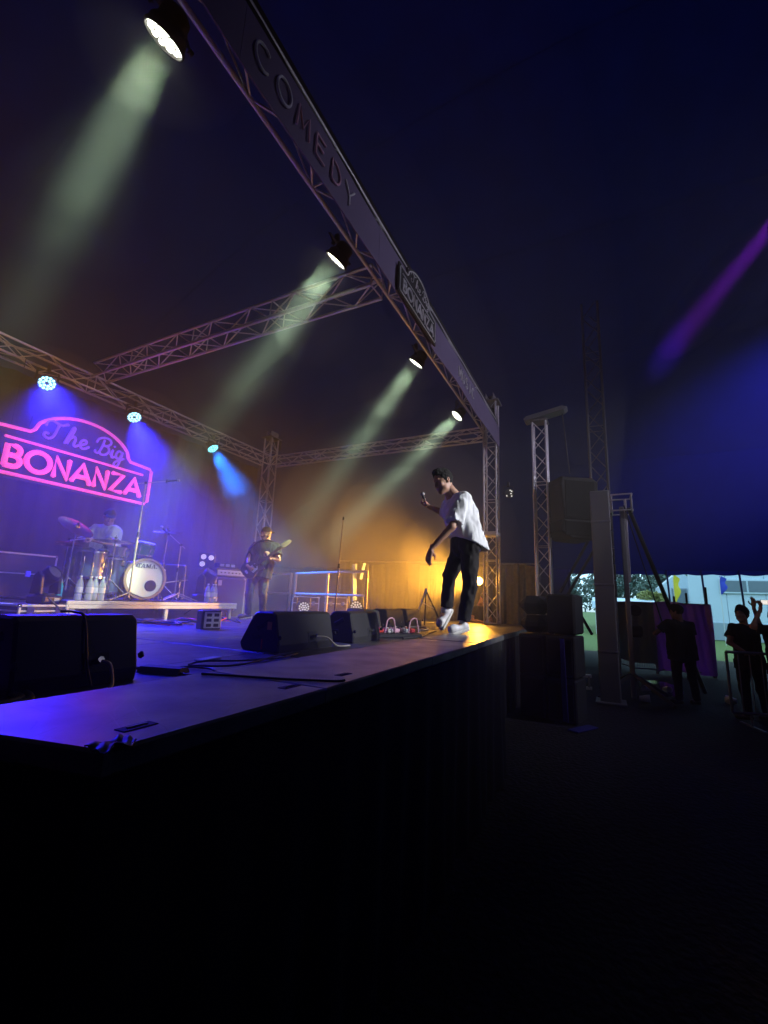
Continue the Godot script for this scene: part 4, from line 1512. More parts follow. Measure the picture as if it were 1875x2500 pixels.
func bottle(label: String, at: Vector3, group: String) -> void:
	if not cache.has("bottle"):
		cache.bottle = lathe(PackedVector2Array([Vector2(0, 0), Vector2(0.036, 0.002), Vector2(0.042, 0.012), Vector2(0.041, 0.07), Vector2(0.038, 0.08), Vector2(0.041, 0.09), Vector2(0.042, 0.19), Vector2(0.034, 0.235), Vector2(0.016, 0.275), Vector2(0.013, 0.285), Vector2(0.013, 0.295), Vector2(0, 0.295)]), 14)
		cache.bcap = cyl(0.016, 0.016, 0.02, 12)
		cache.blabel = lathe(PackedVector2Array([Vector2(0.0425, 0.1), Vector2(0.0435, 0.1), Vector2(0.0435, 0.17), Vector2(0.0425, 0.17)]), 14)
	var t := thing("water_bottle", label, "bottle", at, 0.0, group)
	part("shell", cache.bottle, M.clear_plastic, t)
	part("screw_top", cache.bcap, M.white_plastic, t, Vector3(0, 0.304, 0))
	part("paper_band", cache.blabel, M.white_plastic, t)


func backline() -> void:
	mat("wedge", lin(0.022, 0.021, 0.02), 0.5)
	mat("sticker", lin(0.75, 0.42, 0.1), 0.6)
	mat("red_tape", lin(0.6, 0.04, 0.03), 0.6)
	mat("dim_panel", lin(0.35, 0.38, 0.42), 0.4)
	mat("white_plastic", lin(0.7, 0.72, 0.7), 0.4)
	mat("case_brown", lin(0.14, 0.08, 0.035), 0.6)
	mat("case_black", lin(0.018, 0.018, 0.022), 0.5)
	var cp := mat("clear_plastic", lin(0.75, 0.85, 0.85), 0.3)
	cp.transparency = BaseMaterial3D.TRANSPARENCY_ALPHA
	cp.albedo_color.a = 0.4
	# drum riser
	var r := thing("drum_riser", "low cream white platform on short legs under the drum kit", "platform", Vector3(4.56, DECK, -6.9))
	var hgt := RISER - DECK
	for i in 2:
		part("deck_board", box(1.396, 0.03, 1.996, 0.004), M.black_matt, r, Vector3(-0.7 + 1.4 * i, hgt - 0.015, 0))
	for s in [-1.0, 1.0]:
		part("upper_rail", box(2.8, 0.045, 0.03, 0.006), M.riser_white, r, Vector3(0, hgt - 0.0235, s * 1.016))
		part("lower_rail", box(2.8, 0.05, 0.04, 0.006), M.riser_white, r, Vector3(0, hgt - 0.074, s * 1.011))
		part("side_rail", box(0.04, 0.09, 1.98, 0.006), M.riser_white, r, Vector3(s * 1.378, hgt - 0.08, 0))
		for x in [-1.3, 0.03, 1.3]:
			bar("leg", Vector3(x, 0, s * 0.96), Vector3(x, hgt - 0.1, s * 0.96), 0.06, 0.06, M.riser_white, r)
	# amplifier stack
	var c := cabinet("black bass speaker cabinet carrying the amplifier, left of the bass player", "speaker", Vector3(6.5, DECK, -6.75), -0.35, 0.62, 0.74, 0.42)
	part("badge", box(0.07, 0.1, 0.004, 0.001), M.dim_panel, c, Vector3(-0.22, 0.63, 0.226))
	var a := thing("amplifier", "black amplifier head on top of the bass speaker cabinet", "amplifier", Vector3(6.5, DECK + 0.745, -6.75), -0.35)
	part("shell", box(0.6, 0.17, 0.36, 0.012), M.black_matt, a, Vector3(0, 0.085, 0))
	part("front_panel", box(0.55, 0.1, 0.01, 0.003), M.dim_panel, a, Vector3(0, 0.085, 0.182))
	for i in 6: part("knob", cyl(0.014, 0.012, 0.02, 10), M.black_metal, a, Vector3(-0.2 + 0.075 * i, 0.085, 0.196), Basis(Vector3.RIGHT, PI / 2))
	var e := thing("effects_unit", "small silver faced unit on top of the amplifier head", "effects unit", Vector3(6.42, DECK + 0.917, -6.74), -0.35)
	part("shell", box(0.36, 0.1, 0.26, 0.008), M.black_metal, e, Vector3(0, 0.05, 0))
	for i in 3: part("front_plate", box(0.08, 0.05, 0.008, 0.002), M.dim_panel, e, Vector3(-0.12 + 0.11 * i, 0.055, 0.131))
	cabinet("second black speaker cabinet standing behind the bass player's legs", "speaker", Vector3(7.15, DECK, -6.75), -0.3, 0.58, 0.78, 0.4)
	# blinder behind the amp
	var b := thing("blinder_lamp", "small lamp cluster of three pale round lenses left of the amplifier", "lamp", Vector3(6.18, DECK, -7.0))
	rod("pole", Vector3(0, 0, 0), Vector3(0, 1.02, 0), 0.016, M.black_metal, b)
	for k in 3: rod("leg", Vector3(0, 0.25, 0), Vector3(cos(TAU * k / 3.0) * 0.3, 0.01, sin(TAU * k / 3.0) * 0.3), 0.012, M.black_metal, b)
	part("frame", box(0.3, 0.3, 0.06, 0.01), M.black_metal, b, Vector3(0, 1.06, 0), Basis(Vector3.UP, -0.6))
	for p in [Vector2(-0.07, 0.06), Vector2(0.07, 0.05), Vector2(-0.08, -0.08)]:
		part("lens", cyl(0.05, 0.05, 0.02, 16), M.faint_lens, b, Vector3(0, 1.06, 0) + Basis(Vector3.UP, -0.6) * Vector3(p.x, p.y, 0.035), Basis(Vector3.UP, -0.6) * Basis(Vector3.RIGHT, PI / 2))
	moving_head("black moving head lamp at the right end of the riser", Vector3(5.62, RISER, -6.3), 0.3, 1.0, 0.6)
	moving_head("black moving head lamp on the case left of the riser", Vector3(3.02, DECK + 0.22, -6.1), 0.4, 0.8, 0.9)
	flight_case("low black flight case under the left moving head lamp", Vector3(2.9, DECK, -6.1), 0.1, 0.55, 0.22, 0.5, M.case_black)
	flight_case("long black flight case with bright edges at the far left behind the riser", Vector3(3.2, DECK, -8.35), 0.0, 1.75, 0.92, 0.6, M.case_black)
	flight_case("brown flight case left of the two behind the right railing", Vector3(8.62, DECK, -6.35), -0.9, 0.62, 0.44, 0.5, M.case_brown)
	flight_case("brown flight case right of the two behind the right railing", Vector3(9.0, DECK, -5.75), -0.9, 0.5, 0.46, 0.5, M.case_brown)
	# railing: two sections
	for sec in [["tall amber lit railing section at the right rear of the stage", Vector3(7.87, DECK, -4.32), Vector3(8.84, DECK, -6.85), 3], ["shorter railing section running behind the bass player", Vector3(8.9, DECK, -7.05), Vector3(9.5, DECK, -8.9), 2]]:
		var t := thing("stage_railing", sec[0], "railing", sec[1], 0.0, "railings at the stage side")
		var d: Vector3 = sec[2] - sec[1]
		var n: int = sec[3]
		for i in n:
			var p := d * (float(i) / (n - 1))
			rod("post", p, p + Vector3(0, 1.0, 0), 0.03, M.rail_amber_lit, t, 10)
			part("foot", box(0.12, 0.02, 0.12, 0.004), M.alu_dull, t, p + Vector3(0, 0.01, 0))
		rod("top_rail", Vector3(0, 0.99, 0), d + Vector3(0, 0.99, 0), 0.027, M.rail_white, t, 10)
		rod("mid_rail", Vector3(0, 0.5, 0), d + Vector3(0, 0.5, 0), 0.024, M.rail_white, t, 10)
	par_lamp("floor lamp behind the railing, between the two brown cases and the bass player", Vector3(8.04, 1.42, -5.95), Vector3(-0.8, 0.12, 0.6), M.faint_lens, "floor lamps behind the railing", 0.9, false, 1.0)  # unlit lamps; a faint glow makes their lenses show as white dots
	par_lamp("floor lamp behind the railing, beside its right post", Vector3(8.3, 1.48, -4.78), Vector3(-0.85, 0.1, 0.5), M.faint_lens, "floor lamps behind the railing", 0.95, false, 1.0)
	var w := thing("folded_stand", "pale blue folded stand leaning behind the railing", "stand", Vector3(9.2, DECK, -5.35))
	bar("board", Vector3(0, 0.25, 0), Vector3(-0.1, 1.25, 0.0), 0.17, 0.03, M.pale_blue, w)
	bar("board", Vector3(0.05, 0.9, 0.1), Vector3(0.02, 1.28, 0.2), 0.12, 0.03, M.pale_blue, w)
	rod("leg", Vector3(0, 0, 0.1), Vector3(-0.02, 0.5, 0), 0.015, M.alu, w)
	rod("leg", Vector3(0.05, 0, -0.15), Vector3(-0.02, 0.5, 0), 0.015, M.alu, w)


func drum(called: String, label: String, at: Vector3, r: float, h: float, shell: Material, head: Material, axis := Vector3.UP, lugs := 8) -> Node3D:
	var t := thing(called, label, "drum", at)
	var b := along(axis)
	part("shell", cyl(r, r, h, 28), shell, t, Vector3.ZERO, b)
	for s in [-1.0, 1.0]:
		part("hoop", lathe(PackedVector2Array([Vector2(r + 0.002, -0.014), Vector2(r + 0.014, -0.014), Vector2(r + 0.014, 0.014), Vector2(r + 0.002, 0.014)]), 28), M.chrome, t, b * Vector3(0, s * (h / 2 - 0.004), 0), b)
		part("skin", cyl(r * 0.985, r * 0.985, 0.006, 28), head, t, b * Vector3(0, s * (h / 2 + 0.001), 0), b)
	for i in lugs:
		var a := TAU * (i + 0.5) / lugs
		rod("tension_rod", b * Vector3(cos(a) * (r + 0.012), -h / 2, sin(a) * (r + 0.012)), b * Vector3(cos(a) * (r + 0.012), h / 2, sin(a) * (r + 0.012)), 0.004, M.chrome, t, 5)
		part("lug", box(0.022, minf(0.06, h * 0.3), 0.022, 0.005), M.chrome, t, b * Vector3(cos(a) * (r + 0.01), 0, sin(a) * (r + 0.01)), b * Basis(Vector3.UP, -a))
	return t


func tripod(t: Node3D, h: float, lean := Vector3.ZERO, spread := 0.3, m: Material = null) -> void:
	if m == null: m = M.chrome
	rod("tube", Vector3(0, 0.12, 0), Vector3(0, h * 0.55, 0) + lean * 0.5, 0.013, m, t)
	rod("tube", Vector3(0, h * 0.5, 0) + lean * 0.47, Vector3(0, h, 0) + lean, 0.009, m, t)
	part("wing_clamp", box(0.035, 0.05, 0.035, 0.008), m, t, Vector3(0, h * 0.55, 0) + lean * 0.5)
	for k in 3:
		var a := TAU * k / 3.0 + 0.5
		rod("leg", Vector3(0, 0.3, 0), Vector3(cos(a) * spread, 0.012, sin(a) * spread), 0.009, m, t, 6)
		part("rubber_foot", ball(0.016, 8), M.rubber, t, Vector3(cos(a) * spread, 0.016, sin(a) * spread))


func cymbal(label: String, base: Vector3, h: float, r: float, tilt: Basis, group := "cymbals of the drum kit") -> Node3D:
	var t := thing("cymbal_stand", label, "cymbal", base, 0.0, group)
	tripod(t, h)
	part("cymbal", lathe(PackedVector2Array([Vector2(r, -0.012), Vector2(r * 0.6, -0.002), Vector2(r * 0.2, 0.006), Vector2(r * 0.15, 0.022), Vector2(0.012, 0.03), Vector2(0.012, 0.032), Vector2(r * 0.155, 0.0245), Vector2(r * 0.205, 0.0085), Vector2(r * 0.6, 0.0005), Vector2(r, -0.0105)]), 32), M.bronze, t, Vector3(0, h, 0), tilt)
	part("felt", cyl(0.018, 0.018, 0.02, 10), M.black_cloth, t, Vector3(0, h, 0) + tilt * Vector3(0, 0.045, 0), tilt)
	part("wing_nut", cyl(0.008, 0.005, 0.03, 8), M.chrome, t, Vector3(0, h, 0) + tilt * Vector3(0, 0.068, 0), tilt)
	return t


func mic_stand(label: String, at: Vector3, h: float, boom: Vector3, mic: bool, group := "", lean := Vector3.ZERO) -> Node3D:
	var t := thing("microphone_stand", label, "microphone stand", at, 0.0, group)
	rod("lower_tube", Vector3(0, 0.05, 0), Vector3(0, h * 0.55, 0) + lean * 0.5, 0.013, M.stand_gold_lit, t)
	rod("upper_tube", Vector3(0, h * 0.5, 0) + lean * 0.45, Vector3(0, h, 0) + lean, 0.009, M.stand_gold_lit, t)
	part("clutch", cyl(0.02, 0.018, 0.07, 10), M.black_metal, t, Vector3(0, h * 0.55, 0) + lean * 0.5)
	for k in 3:
		var a := TAU * k / 3.0 + 0.9
		rod("leg", Vector3(0, 0.12, 0), Vector3(cos(a) * 0.3, 0.01, sin(a) * 0.3), 0.009, M.stand_gold_lit, t, 6)
	var tip := Vector3(0, h, 0) + lean
	if boom != Vector3.ZERO:
		rod("boom_arm", tip - boom * 0.35, tip + boom, 0.007, M.stand_gold_lit, t, 6)
		part("boom_clamp", cyl(0.02, 0.02, 0.04, 10), M.black_metal, t, tip, along(boom.cross(Vector3.UP)))
		tip += boom
	part("clip", cyl(0.016, 0.013, 0.05, 10), M.black_metal, t, tip)
	if mic:
		var d := boom.normalized() if boom != Vector3.ZERO else Vector3(-0.3, 0.5, 0.6).normalized()
		rod("microphone_body", tip, tip + d * 0.14, 0.014, M.black_metal, t)
		part("microphone_grille", ball(0.024, 12), M.alu_dull, t, tip + d * 0.16)
	return t


func drums() -> void:
	mat("drum_shell", lin(0.02, 0.03, 0.09), 0.2).clearcoat_enabled = true
	mat("drum_teal", lin(0.02, 0.12, 0.18), 0.2).clearcoat_enabled = true
	mat("drum_head", lin(0.62, 0.64, 0.55), 0.55)
	mat("hoop_wood", lin(0.2, 0.12, 0.05), 0.35)
	mat("bronze", lin(0.65, 0.45, 0.2), 0.25, 1.0)
	mat("stand_gold_lit", lin(0.4, 0.35, 0.26), 0.4, 0.5)  # golden tone stands for the warm light on the stands
	mat("drum_rug", lin(0.05, 0.03, 0.03), 0.95)
	var rug := part("drum_rug", box(2.1, 0.008, 1.6, 0.003), M.drum_rug, null, Vector3(4.55, RISER + 0.006, -6.85))
	tag(rug, "dark flat rug under the drum kit", "rug")
	# bass drum
	var k := drum("bass_drum", "large bass drum with a cream front head lettered TAMA", Vector3(4.42, RISER + 0.325, -6.42), 0.28, 0.4, M.drum_shell, M.drum_head, Vector3(-0.2, 0.02, 1.0).normalized(), 10)
	var f := along(Vector3(-0.2, 0.02, 1.0).normalized())
	var yv := Vector3(0, 1, 0)
	var zv := f.y
	var xv := yv.cross(zv).normalized()
	yv = zv.cross(xv)
	var fb := Basis(xv, yv, zv)
	for s in [-1.0, 1.0]:
		part("wooden_hoop", lathe(PackedVector2Array([Vector2(0.27, -0.02), Vector2(0.31, -0.02), Vector2(0.31, 0.02), Vector2(0.27, 0.02)]), 40), M.hoop_wood, k, f.y * s * 0.21, f)
	var tm := TextMesh.new()
	tm.text = "TAMA."
	var sf := SystemFont.new()
	sf.font_names = PackedStringArray(["Droid Serif"])
	sf.font_weight = 700
	tm.font = sf
	tm.font_size = 16
	tm.pixel_size = 0.0054
	tm.depth = 0.003
	part("lettering", tm, M.black_matt, k, f.y * 0.207 + fb * Vector3(0.012, 0.19, 0), fb * Basis(Vector3(1.05, 0, 0), Vector3(0.15, 0.95, 0), Vector3.BACK))
	for i in 2:
		part("logo_bar", box(0.008, 0.05, 0.003, 0.001), M.black_matt, k, f.y * 0.207 + fb * Vector3(-0.15 + 0.016 * i, 0.19, 0), fb * Basis(Vector3.BACK, -0.3))
	for i in 2:
		part("logo_bar", box(0.034, 0.007, 0.003, 0.001), M.black_matt, k, f.y * 0.2075 + fb * Vector3(-0.142, 0.198 - 0.018 * i, 0), fb)
	part("port_ring", lathe(PackedVector2Array([Vector2(0.0, 0.0), Vector2(0.085, 0.0), Vector2(0.085, 0.008), Vector2(0.07, 0.01), Vector2(0.0, 0.006)]), 24), M.black_matt, k, f.y * 0.205 + fb * Vector3(0.09, -0.1, 0), f)
	for s in [-1.0, 1.0]:
		rod("spur", fb * Vector3(0.27 * s, -0.05, -0.05), fb * Vector3(0.36 * s, -0.32, 0.12), 0.009, M.chrome, k)
	var km := mic_stand("short boom microphone stand reaching into the bass drum port", Vector3(4.92, RISER + 0.01, -6.12), 0.32, Vector3(-0.34, -0.06, -0.1), true, "", Vector3.ZERO)
	km.set_meta("category", "microphone stand")
	# toms
	var rt := drum("rack_tom", "small teal tom mounted above the bass drum", Vector3(4.47, RISER + 0.8, -6.45), 0.127, 0.19, M.drum_teal, M.drum_head, Vector3(0.0, 0.95, 0.25).normalized(), 6)
	rod("mount_rod", Vector3(-0.08, -0.12, -0.05), Vector3(-0.06, -0.3, -0.05), 0.012, M.chrome, rt)
	part("bracket", box(0.05, 0.08, 0.05, 0.01), M.chrome, rt, Vector3(-0.1, -0.1, -0.04))
	part("brass_bell", lathe(PackedVector2Array([Vector2(0.035, 0), Vector2(0.04, 0.05), Vector2(0.02, 0.08), Vector2(0, 0.085)]), 14), M.bronze, rt, Vector3(-0.36, -0.3, 0.05))
	for q in [["floor_tom", "dark floor tom left of the large tom", Vector3(3.72, RISER + 0.48, -6.5), 0.175, 0.36, M.drum_shell], ["large_tom", "large blue tom standing left of the bass drum", Vector3(4.05, RISER + 0.35, -6.62), 0.24, 0.5, M.drum_shell]]:
		var d := drum(q[0], q[1], q[2], q[3], q[4], q[5], M.drum_head)
		for i in 3:
			var a := TAU * i / 3.0 + 0.4
			var rr: float = q[3] + 0.03
			var lo: float = q[2].y - RISER - 0.012
			rod("leg", Vector3(cos(a) * rr, 0.1, sin(a) * rr), Vector3(cos(a) * (rr + 0.02), -lo, sin(a) * (rr + 0.02)), 0.008, M.chrome, d)
	var sn := drum("snare_drum", "snare drum on its stand between the drummer's knees", Vector3(4.12, RISER + 0.72, -6.62), 0.17, 0.13, M.chrome, M.drum_head, Vector3(0.05, 1, 0.1).normalized())
	rod("stand_tube", Vector3(0, -0.07, 0), Vector3(0, -0.71, 0), 0.012, M.chrome, sn)
	for i in 3: rod("leg", Vector3(0, -0.5, 0), Vector3(cos(i * 2.1) * 0.26, -0.7, sin(i * 2.1) * 0.26), 0.009, M.chrome, sn)
	var th := thing("drum_throne", "round black stool under the drummer", "stool", Vector3(4.2, RISER, -7.05))
	part("seat", cyl(0.16, 0.17, 0.09, 20), M.black_matt, th, Vector3(0, 0.58, 0))
	tripod(th, 0.54, Vector3.ZERO, 0.28)
	# cymbals
	cymbal("pink lit crash cymbal on the tall stand at the left of the kit", Vector3(3.5, RISER, -6.6), 1.0, 0.24, Basis(Vector3(0, 0, 1), -0.2) * Basis(Vector3(1, 0, 0), 0.62))
	cymbal("flat ride cymbal seen edge on in front of the drummer", Vector3(3.83, RISER, -6.2), 0.83, 0.26, Basis(Vector3(0, 0, 1), -0.02))
	cymbal("grey crash cymbal on the stand at the right of the kit", Vector3(4.98, RISER, -6.65), 1.16, 0.23, Basis(Vector3(0, 0, 1), 0.16) * Basis(Vector3(1, 0, 0), 0.12))
	var hh := cymbal("pair of hi-hat cymbals behind the floor tom", Vector3(3.62, RISER, -6.95), 0.8, 0.17, Basis())
	part("lower_cymbal", lathe(PackedVector2Array([Vector2(0.17, 0.0), Vector2(0.03, -0.02), Vector2(0.17, -0.004)]), 24), M.bronze, hh, Vector3(0, 0.76, 0))
	mic_stand("boom microphone stand at the right of the kit", Vector3(5.15, RISER, -6.5), 0.95, Vector3(-0.22, 0.16, -0.05), true, "", Vector3(0, 0, 0))
	mic_stand("tall thin microphone stand standing before the pink sign", Vector3(4.03, RISER, -6.02), 1.72, Vector3(0.22, 0.07, 0.16), true)
	# drum fill speaker and a small lit rack
	var fl := cabinet("dark speaker cabinet at the back right of the riser", "speaker", Vector3(5.45, RISER, -7.1), -0.5, 0.5, 0.62, 0.45)
	fl.rotation.x = -0.12
	var rk := thing("drum_module", "small rack with a pink lit bar right of the kit", "drum module", Vector3(5.05, RISER, -6.98))
	for s in [-0.16, 0.16]: rod("leg", Vector3(s, 0, 0), Vector3(s, 0.5, 0), 0.012, M.chrome, rk)
	part("bar", box(0.4, 0.03, 0.1, 0.008), M.white_plastic, rk, Vector3(0, 0.52, 0))
	part("case", box(0.3, 0.16, 0.12, 0.01), M.dim_panel, rk, Vector3(0, 0.38, 0))
	# bottles
	var lab := ["leftmost water bottle of the four on the left of the riser", "second water bottle of the four on the left of the riser", "third water bottle of the four on the left of the riser", "rightmost water bottle of the four on the left of the riser", "left water bottle of the three on the right of the riser", "middle water bottle of the three on the right of the riser", "right water bottle of the three on the right of the riser"]
	var bx := [3.36, 3.47, 3.55, 3.63, 5.42, 5.5, 5.58]
	for i in 7:
		bottle(lab[i], Vector3(bx[i], RISER, -6.03 + 0.03 * (i % 2)), "water bottles on the riser edge")
	var tc := thing("teal_flask", "teal drinking flask left of the water bottles", "flask", Vector3(3.2, RISER - 0.0, -6.2))
	part("flask_body", lathe(PackedVector2Array([Vector2(0, 0), Vector2(0.05, 0.0), Vector2(0.055, 0.02), Vector2(0.055, 0.17), Vector2(0.04, 0.21), Vector2(0, 0.21)]), 16), M.teal, tc)
	part("lid", cyl(0.035, 0.035, 0.04, 14), M.white_plastic, tc, Vector3(0, 0.23, 0))


func floor_gear() -> void:
	monitor("nearest wedge monitor at the left edge of the picture", Vector3(1.235, DECK, -2.27), 0.0, 0.53)
	monitor("wedge monitor with an orange sticker in the middle of the stage front", Vector3(3.12, DECK, -2.42), 0.0, 0.76, true)
	monitor("wedge monitor directly right of the one with the orange sticker", Vector3(4.15, DECK, -2.42), 0.04, 0.62)
	monitor("dark wedge monitor turned sideways, left of the amber lit pair", Vector3(5.25, DECK, -2.95), 0.9, 0.6)
	monitor("left one of the two amber topped wedge monitors behind the singer", Vector3(6.1, DECK, -2.98), 0.03, 0.62)
	monitor("right one of the two amber topped wedge monitors behind the singer", Vector3(7.0, DECK, -3.06), 0.03, 0.62)
	mic_stand("straight microphone stand without a microphone at centre stage", Vector3(5.8, DECK, -3.72), 1.68, Vector3.ZERO, false, "", Vector3(0.05, 0, 0.03))
	# socket box on the floor
	var s := thing("stage_box", "small white faced socket box on the floor before the riser", "socket box", Vector3(3.98, DECK, -4.35), -0.35)
	part("shell", box(0.24, 0.22, 0.16, 0.008), M.black_metal, s, Vector3(0, 0.11, 0))
	part("face_plate", box(0.2, 0.19, 0.008, 0.002), M.white_plastic, s, Vector3(0.01, 0.11, 0.083))
	for i in 2:
		for k in 3:
			part("socket", box(0.06, 0.036, 0.012, 0.004), M.black_matt, s, Vector3(-0.035 + 0.09 * i, 0.05 + 0.06 * k, 0.088))
	# cable ramp
	var r := part("cable_cover", slab(v2([-0.06, 0, 0.06, 0, 0.035, 0.03, -0.035, 0.03]), 0.24, 0.004), M.rubber, null, Vector3(1.69, DECK + 0.004, -2.14), Basis(Vector3.UP, 0.3))
	tag(r, "flat black cable cover right of the nearest wedge monitor", "cable cover")
	# pedal board
	var p := thing("pedal_board", "pedal board with red and white pedals left of the singer's feet", "pedal board", Vector3(4.95, DECK, -2.3), -0.6)
	part("board", box(0.6, 0.04, 0.3, 0.01), M.black_matt, p, Vector3(0, 0.04, 0), Basis(Vector3.RIGHT, 0.12))
	var cs := ["red_tape", "white_plastic", "pink_print", "dim_panel", "red_tape"]
	for i in 5:
		var q := part("pedal", box(0.075, 0.045, 0.12, 0.008), M[cs[i]], p, Vector3(-0.22 + 0.11 * i, 0.085, 0.03 * (i % 2)), Basis(Vector3.RIGHT, 0.12))
		part("knob", cyl(0.012, 0.01, 0.02, 10), M.black_metal, q, Vector3(-0.015, 0.032, -0.03))
		part("footswitch", cyl(0.01, 0.01, 0.02, 10), M.chrome, q, Vector3(0, 0.032, 0.03))
	for e in [-0.2, 0.12]:
		part("carry_handle", tube(smooth_path(PackedVector3Array([Vector3(e, 0.06, 0.12), Vector3(e + 0.02, 0.2, 0.13), Vector3(e + 0.1, 0.22, 0.13), Vector3(e + 0.14, 0.06, 0.12)]), 5), 0.008, 6), M.pink_print, p)  # handles coloured pink for the pink light on them
	# folded tripod by the amber wedges
	var a := thing("folded_tripod", "folded silver tripod standing like an A behind the singer's legs", "tripod", Vector3(7.72, DECK, -2.98))
	rod("leg", Vector3(0, 0.64, 0), Vector3(-0.1, 0.0, -0.2), 0.016, M.alu, a)
	rod("leg", Vector3(0, 0.64, 0), Vector3(0.15, 0.0, 0.28), 0.014, M.black_metal, a)
	rod("leg", Vector3(0, 0.64, 0), Vector3(0.22, 0.0, -0.1), 0.014, M.black_metal, a)
	rod("strut", Vector3(-0.03, 0.42, -0.07), Vector3(0.07, 0.32, 0.14), 0.009, M.alu, a)
	part("hub", cyl(0.03, 0.03, 0.07, 12), M.alu, a, Vector3(0, 0.64, 0))
	# bright scrap of tape and the foil at the corner
	var sc := part("tape_scrap", box(0.2, 0.006, 0.07, 0.002), M.dim_panel, null, Vector3(2.2, DECK + 0.007, -2.37), Basis(Vector3.UP, 0.2))
	tag(sc, "crumpled grey tape scrap on the floor between the first two monitors", "tape")
	var ff := func(u: float, v: float) -> Vector3:
		return Vector3(0.56 + 0.075 * u, STRIP + 0.006 + 0.005 * sin(u * 9.0 + v * 4.0) * sin(v * 7.0 + 1.0), -0.9 + 0.05 * v + 0.006 * sin(u * 11.0))
	var fo := part("tape_patch", sheet(ff, 14, 12, 0.003), M.black_tape, null)
	tag(fo, "crinkled shiny black tape at the near corner of the stage lip", "tape")


func cables() -> void:
	var y := DECK + 0.012
	var w := STRIP + 0.01
	var f := func(l: Array, h: float) -> PackedVector3Array:
		var p := PackedVector3Array()
		for i in range(0, l.size(), 2): p.append(Vector3(l[i], h, l[i + 1]))
		return p
	cable("black cable from the nearest monitor to the cable cover", f.call([1.45, -2.3, 1.56, -2.42, 1.64, -2.37, 1.68, -2.25], y), 0.009, M.rubber)
	cable("black cable loop lying right of the cable cover", f.call([1.71, -2.05, 1.69, -1.95, 1.74, -1.87, 1.85, -1.92, 1.9, -2.06, 1.84, -2.18, 1.74, -2.1], y), 0.006, M.rubber)
	cable("black cable running from the loop to the monitor with the sticker", f.call([1.92, -2.22, 2.07, -2.27, 2.22, -2.14, 2.37, -2.08, 2.53, -2.03, 2.8, -2.1], y), 0.006, M.rubber)
	cable("second black cable beside the one to the monitor with the sticker", f.call([1.9, -2.2, 1.99, -2.06, 2.11, -2.01, 2.35, -2.05, 2.6, -2.12, 2.9, -2.15], y), 0.006, M.rubber)
	cable("black cable lying across the front lip joint", f.call([1.24, -1.36, 1.29, -1.23, 1.35, -1.06, 1.43, -0.9, 1.47, -0.88], STRIP + 0.005), 0.0045, M.rubber)
	cable("grey cable coil by the left edge of the picture", f.call([0.8, -2.15, 0.95, -2.2, 1.03, -2.12, 0.99, -1.96, 0.9, -1.92, 0.8, -1.97, 0.86, -2.1, 0.97, -2.14, 0.98, -2.0, 0.85, -1.94], y), 0.012, M.grey_cable)
	cable("thin black cable over the back of the nearest monitor", PackedVector3Array([Vector3(1.25, DECK + 0.012, -2.03), Vector3(1.245, DECK + 0.1, -2.075), Vector3(1.235, DECK + 0.29, -2.13), Vector3(1.23, DECK + 0.318, -2.2), Vector3(1.22, DECK + 0.318, -2.3)]), 0.006, M.grey_cable)
	cable("short pale plug cable at the back of the nearest monitor", PackedVector3Array([Vector3(1.285, DECK + 0.11, -2.06), Vector3(1.3, DECK + 0.1, -2.0), Vector3(1.29, DECK + 0.03, -1.95), Vector3(1.27, DECK + 0.012, -1.93)]), 0.008, M.pale_cable)
	cable("pale plug cable at the back of the monitor with the sticker", PackedVector3Array([Vector3(3.17, DECK + 0.11, -2.2), Vector3(3.24, DECK + 0.1, -2.13), Vector3(3.35, DECK + 0.03, -2.1), Vector3(3.6, DECK + 0.012, -2.12)]), 0.008, M.pale_cable)
	cable("white cable coil left of the singer's feet", f.call([5.9, -2.35, 6.1, -2.6, 6.4, -2.85, 6.7, -2.9, 6.9, -2.75, 6.6, -2.5, 6.2, -2.45, 5.9, -2.6, 6.1, -2.8, 6.5, -2.88], y + 0.01), 0.014, M.pale_cable)
	cable("dark cable edging the floor behind the singer's feet", f.call([4.75, -2.1, 5.2, -2.05, 5.8, -2.2, 6.4, -2.3], y), 0.012, M.rubber)
	# tangle before the riser
	var g := "tangled thin cables before the riser"
	var cols := ["rubber", "red_tape", "pale_cable", "rubber", "sticker", "rubber"]
	var nm := ["long black", "red", "white", "thick black", "orange", "looped black"]
	for i in 6:
		var p := PackedVector3Array()
		for k in 9:
			p.append(Vector3(3.75 + 0.16 * k * (1.0 if i != 4 else 0.35) + rng.randf_range(-0.1, 0.1), y + absf(rng.randfn()) * 0.035, -5.2 + rng.randf_range(-0.35, 0.35) + 0.03 * i))
		cable(nm[i] + " cable of the tangle on the floor before the drum riser", p, 0.008 if i != 3 else 0.012, M[cols[i]], g)
	cable("pale bundle of cables hanging left of the riser", PackedVector3Array([Vector3(3.0, DECK + 0.012, -5.4), Vector3(3.1, DECK + 0.02, -5.6), Vector3(3.0, DECK + 0.2, -5.75), Vector3(2.9, DECK + 0.3, -5.78)]), 0.01, M.grey_cable, g)


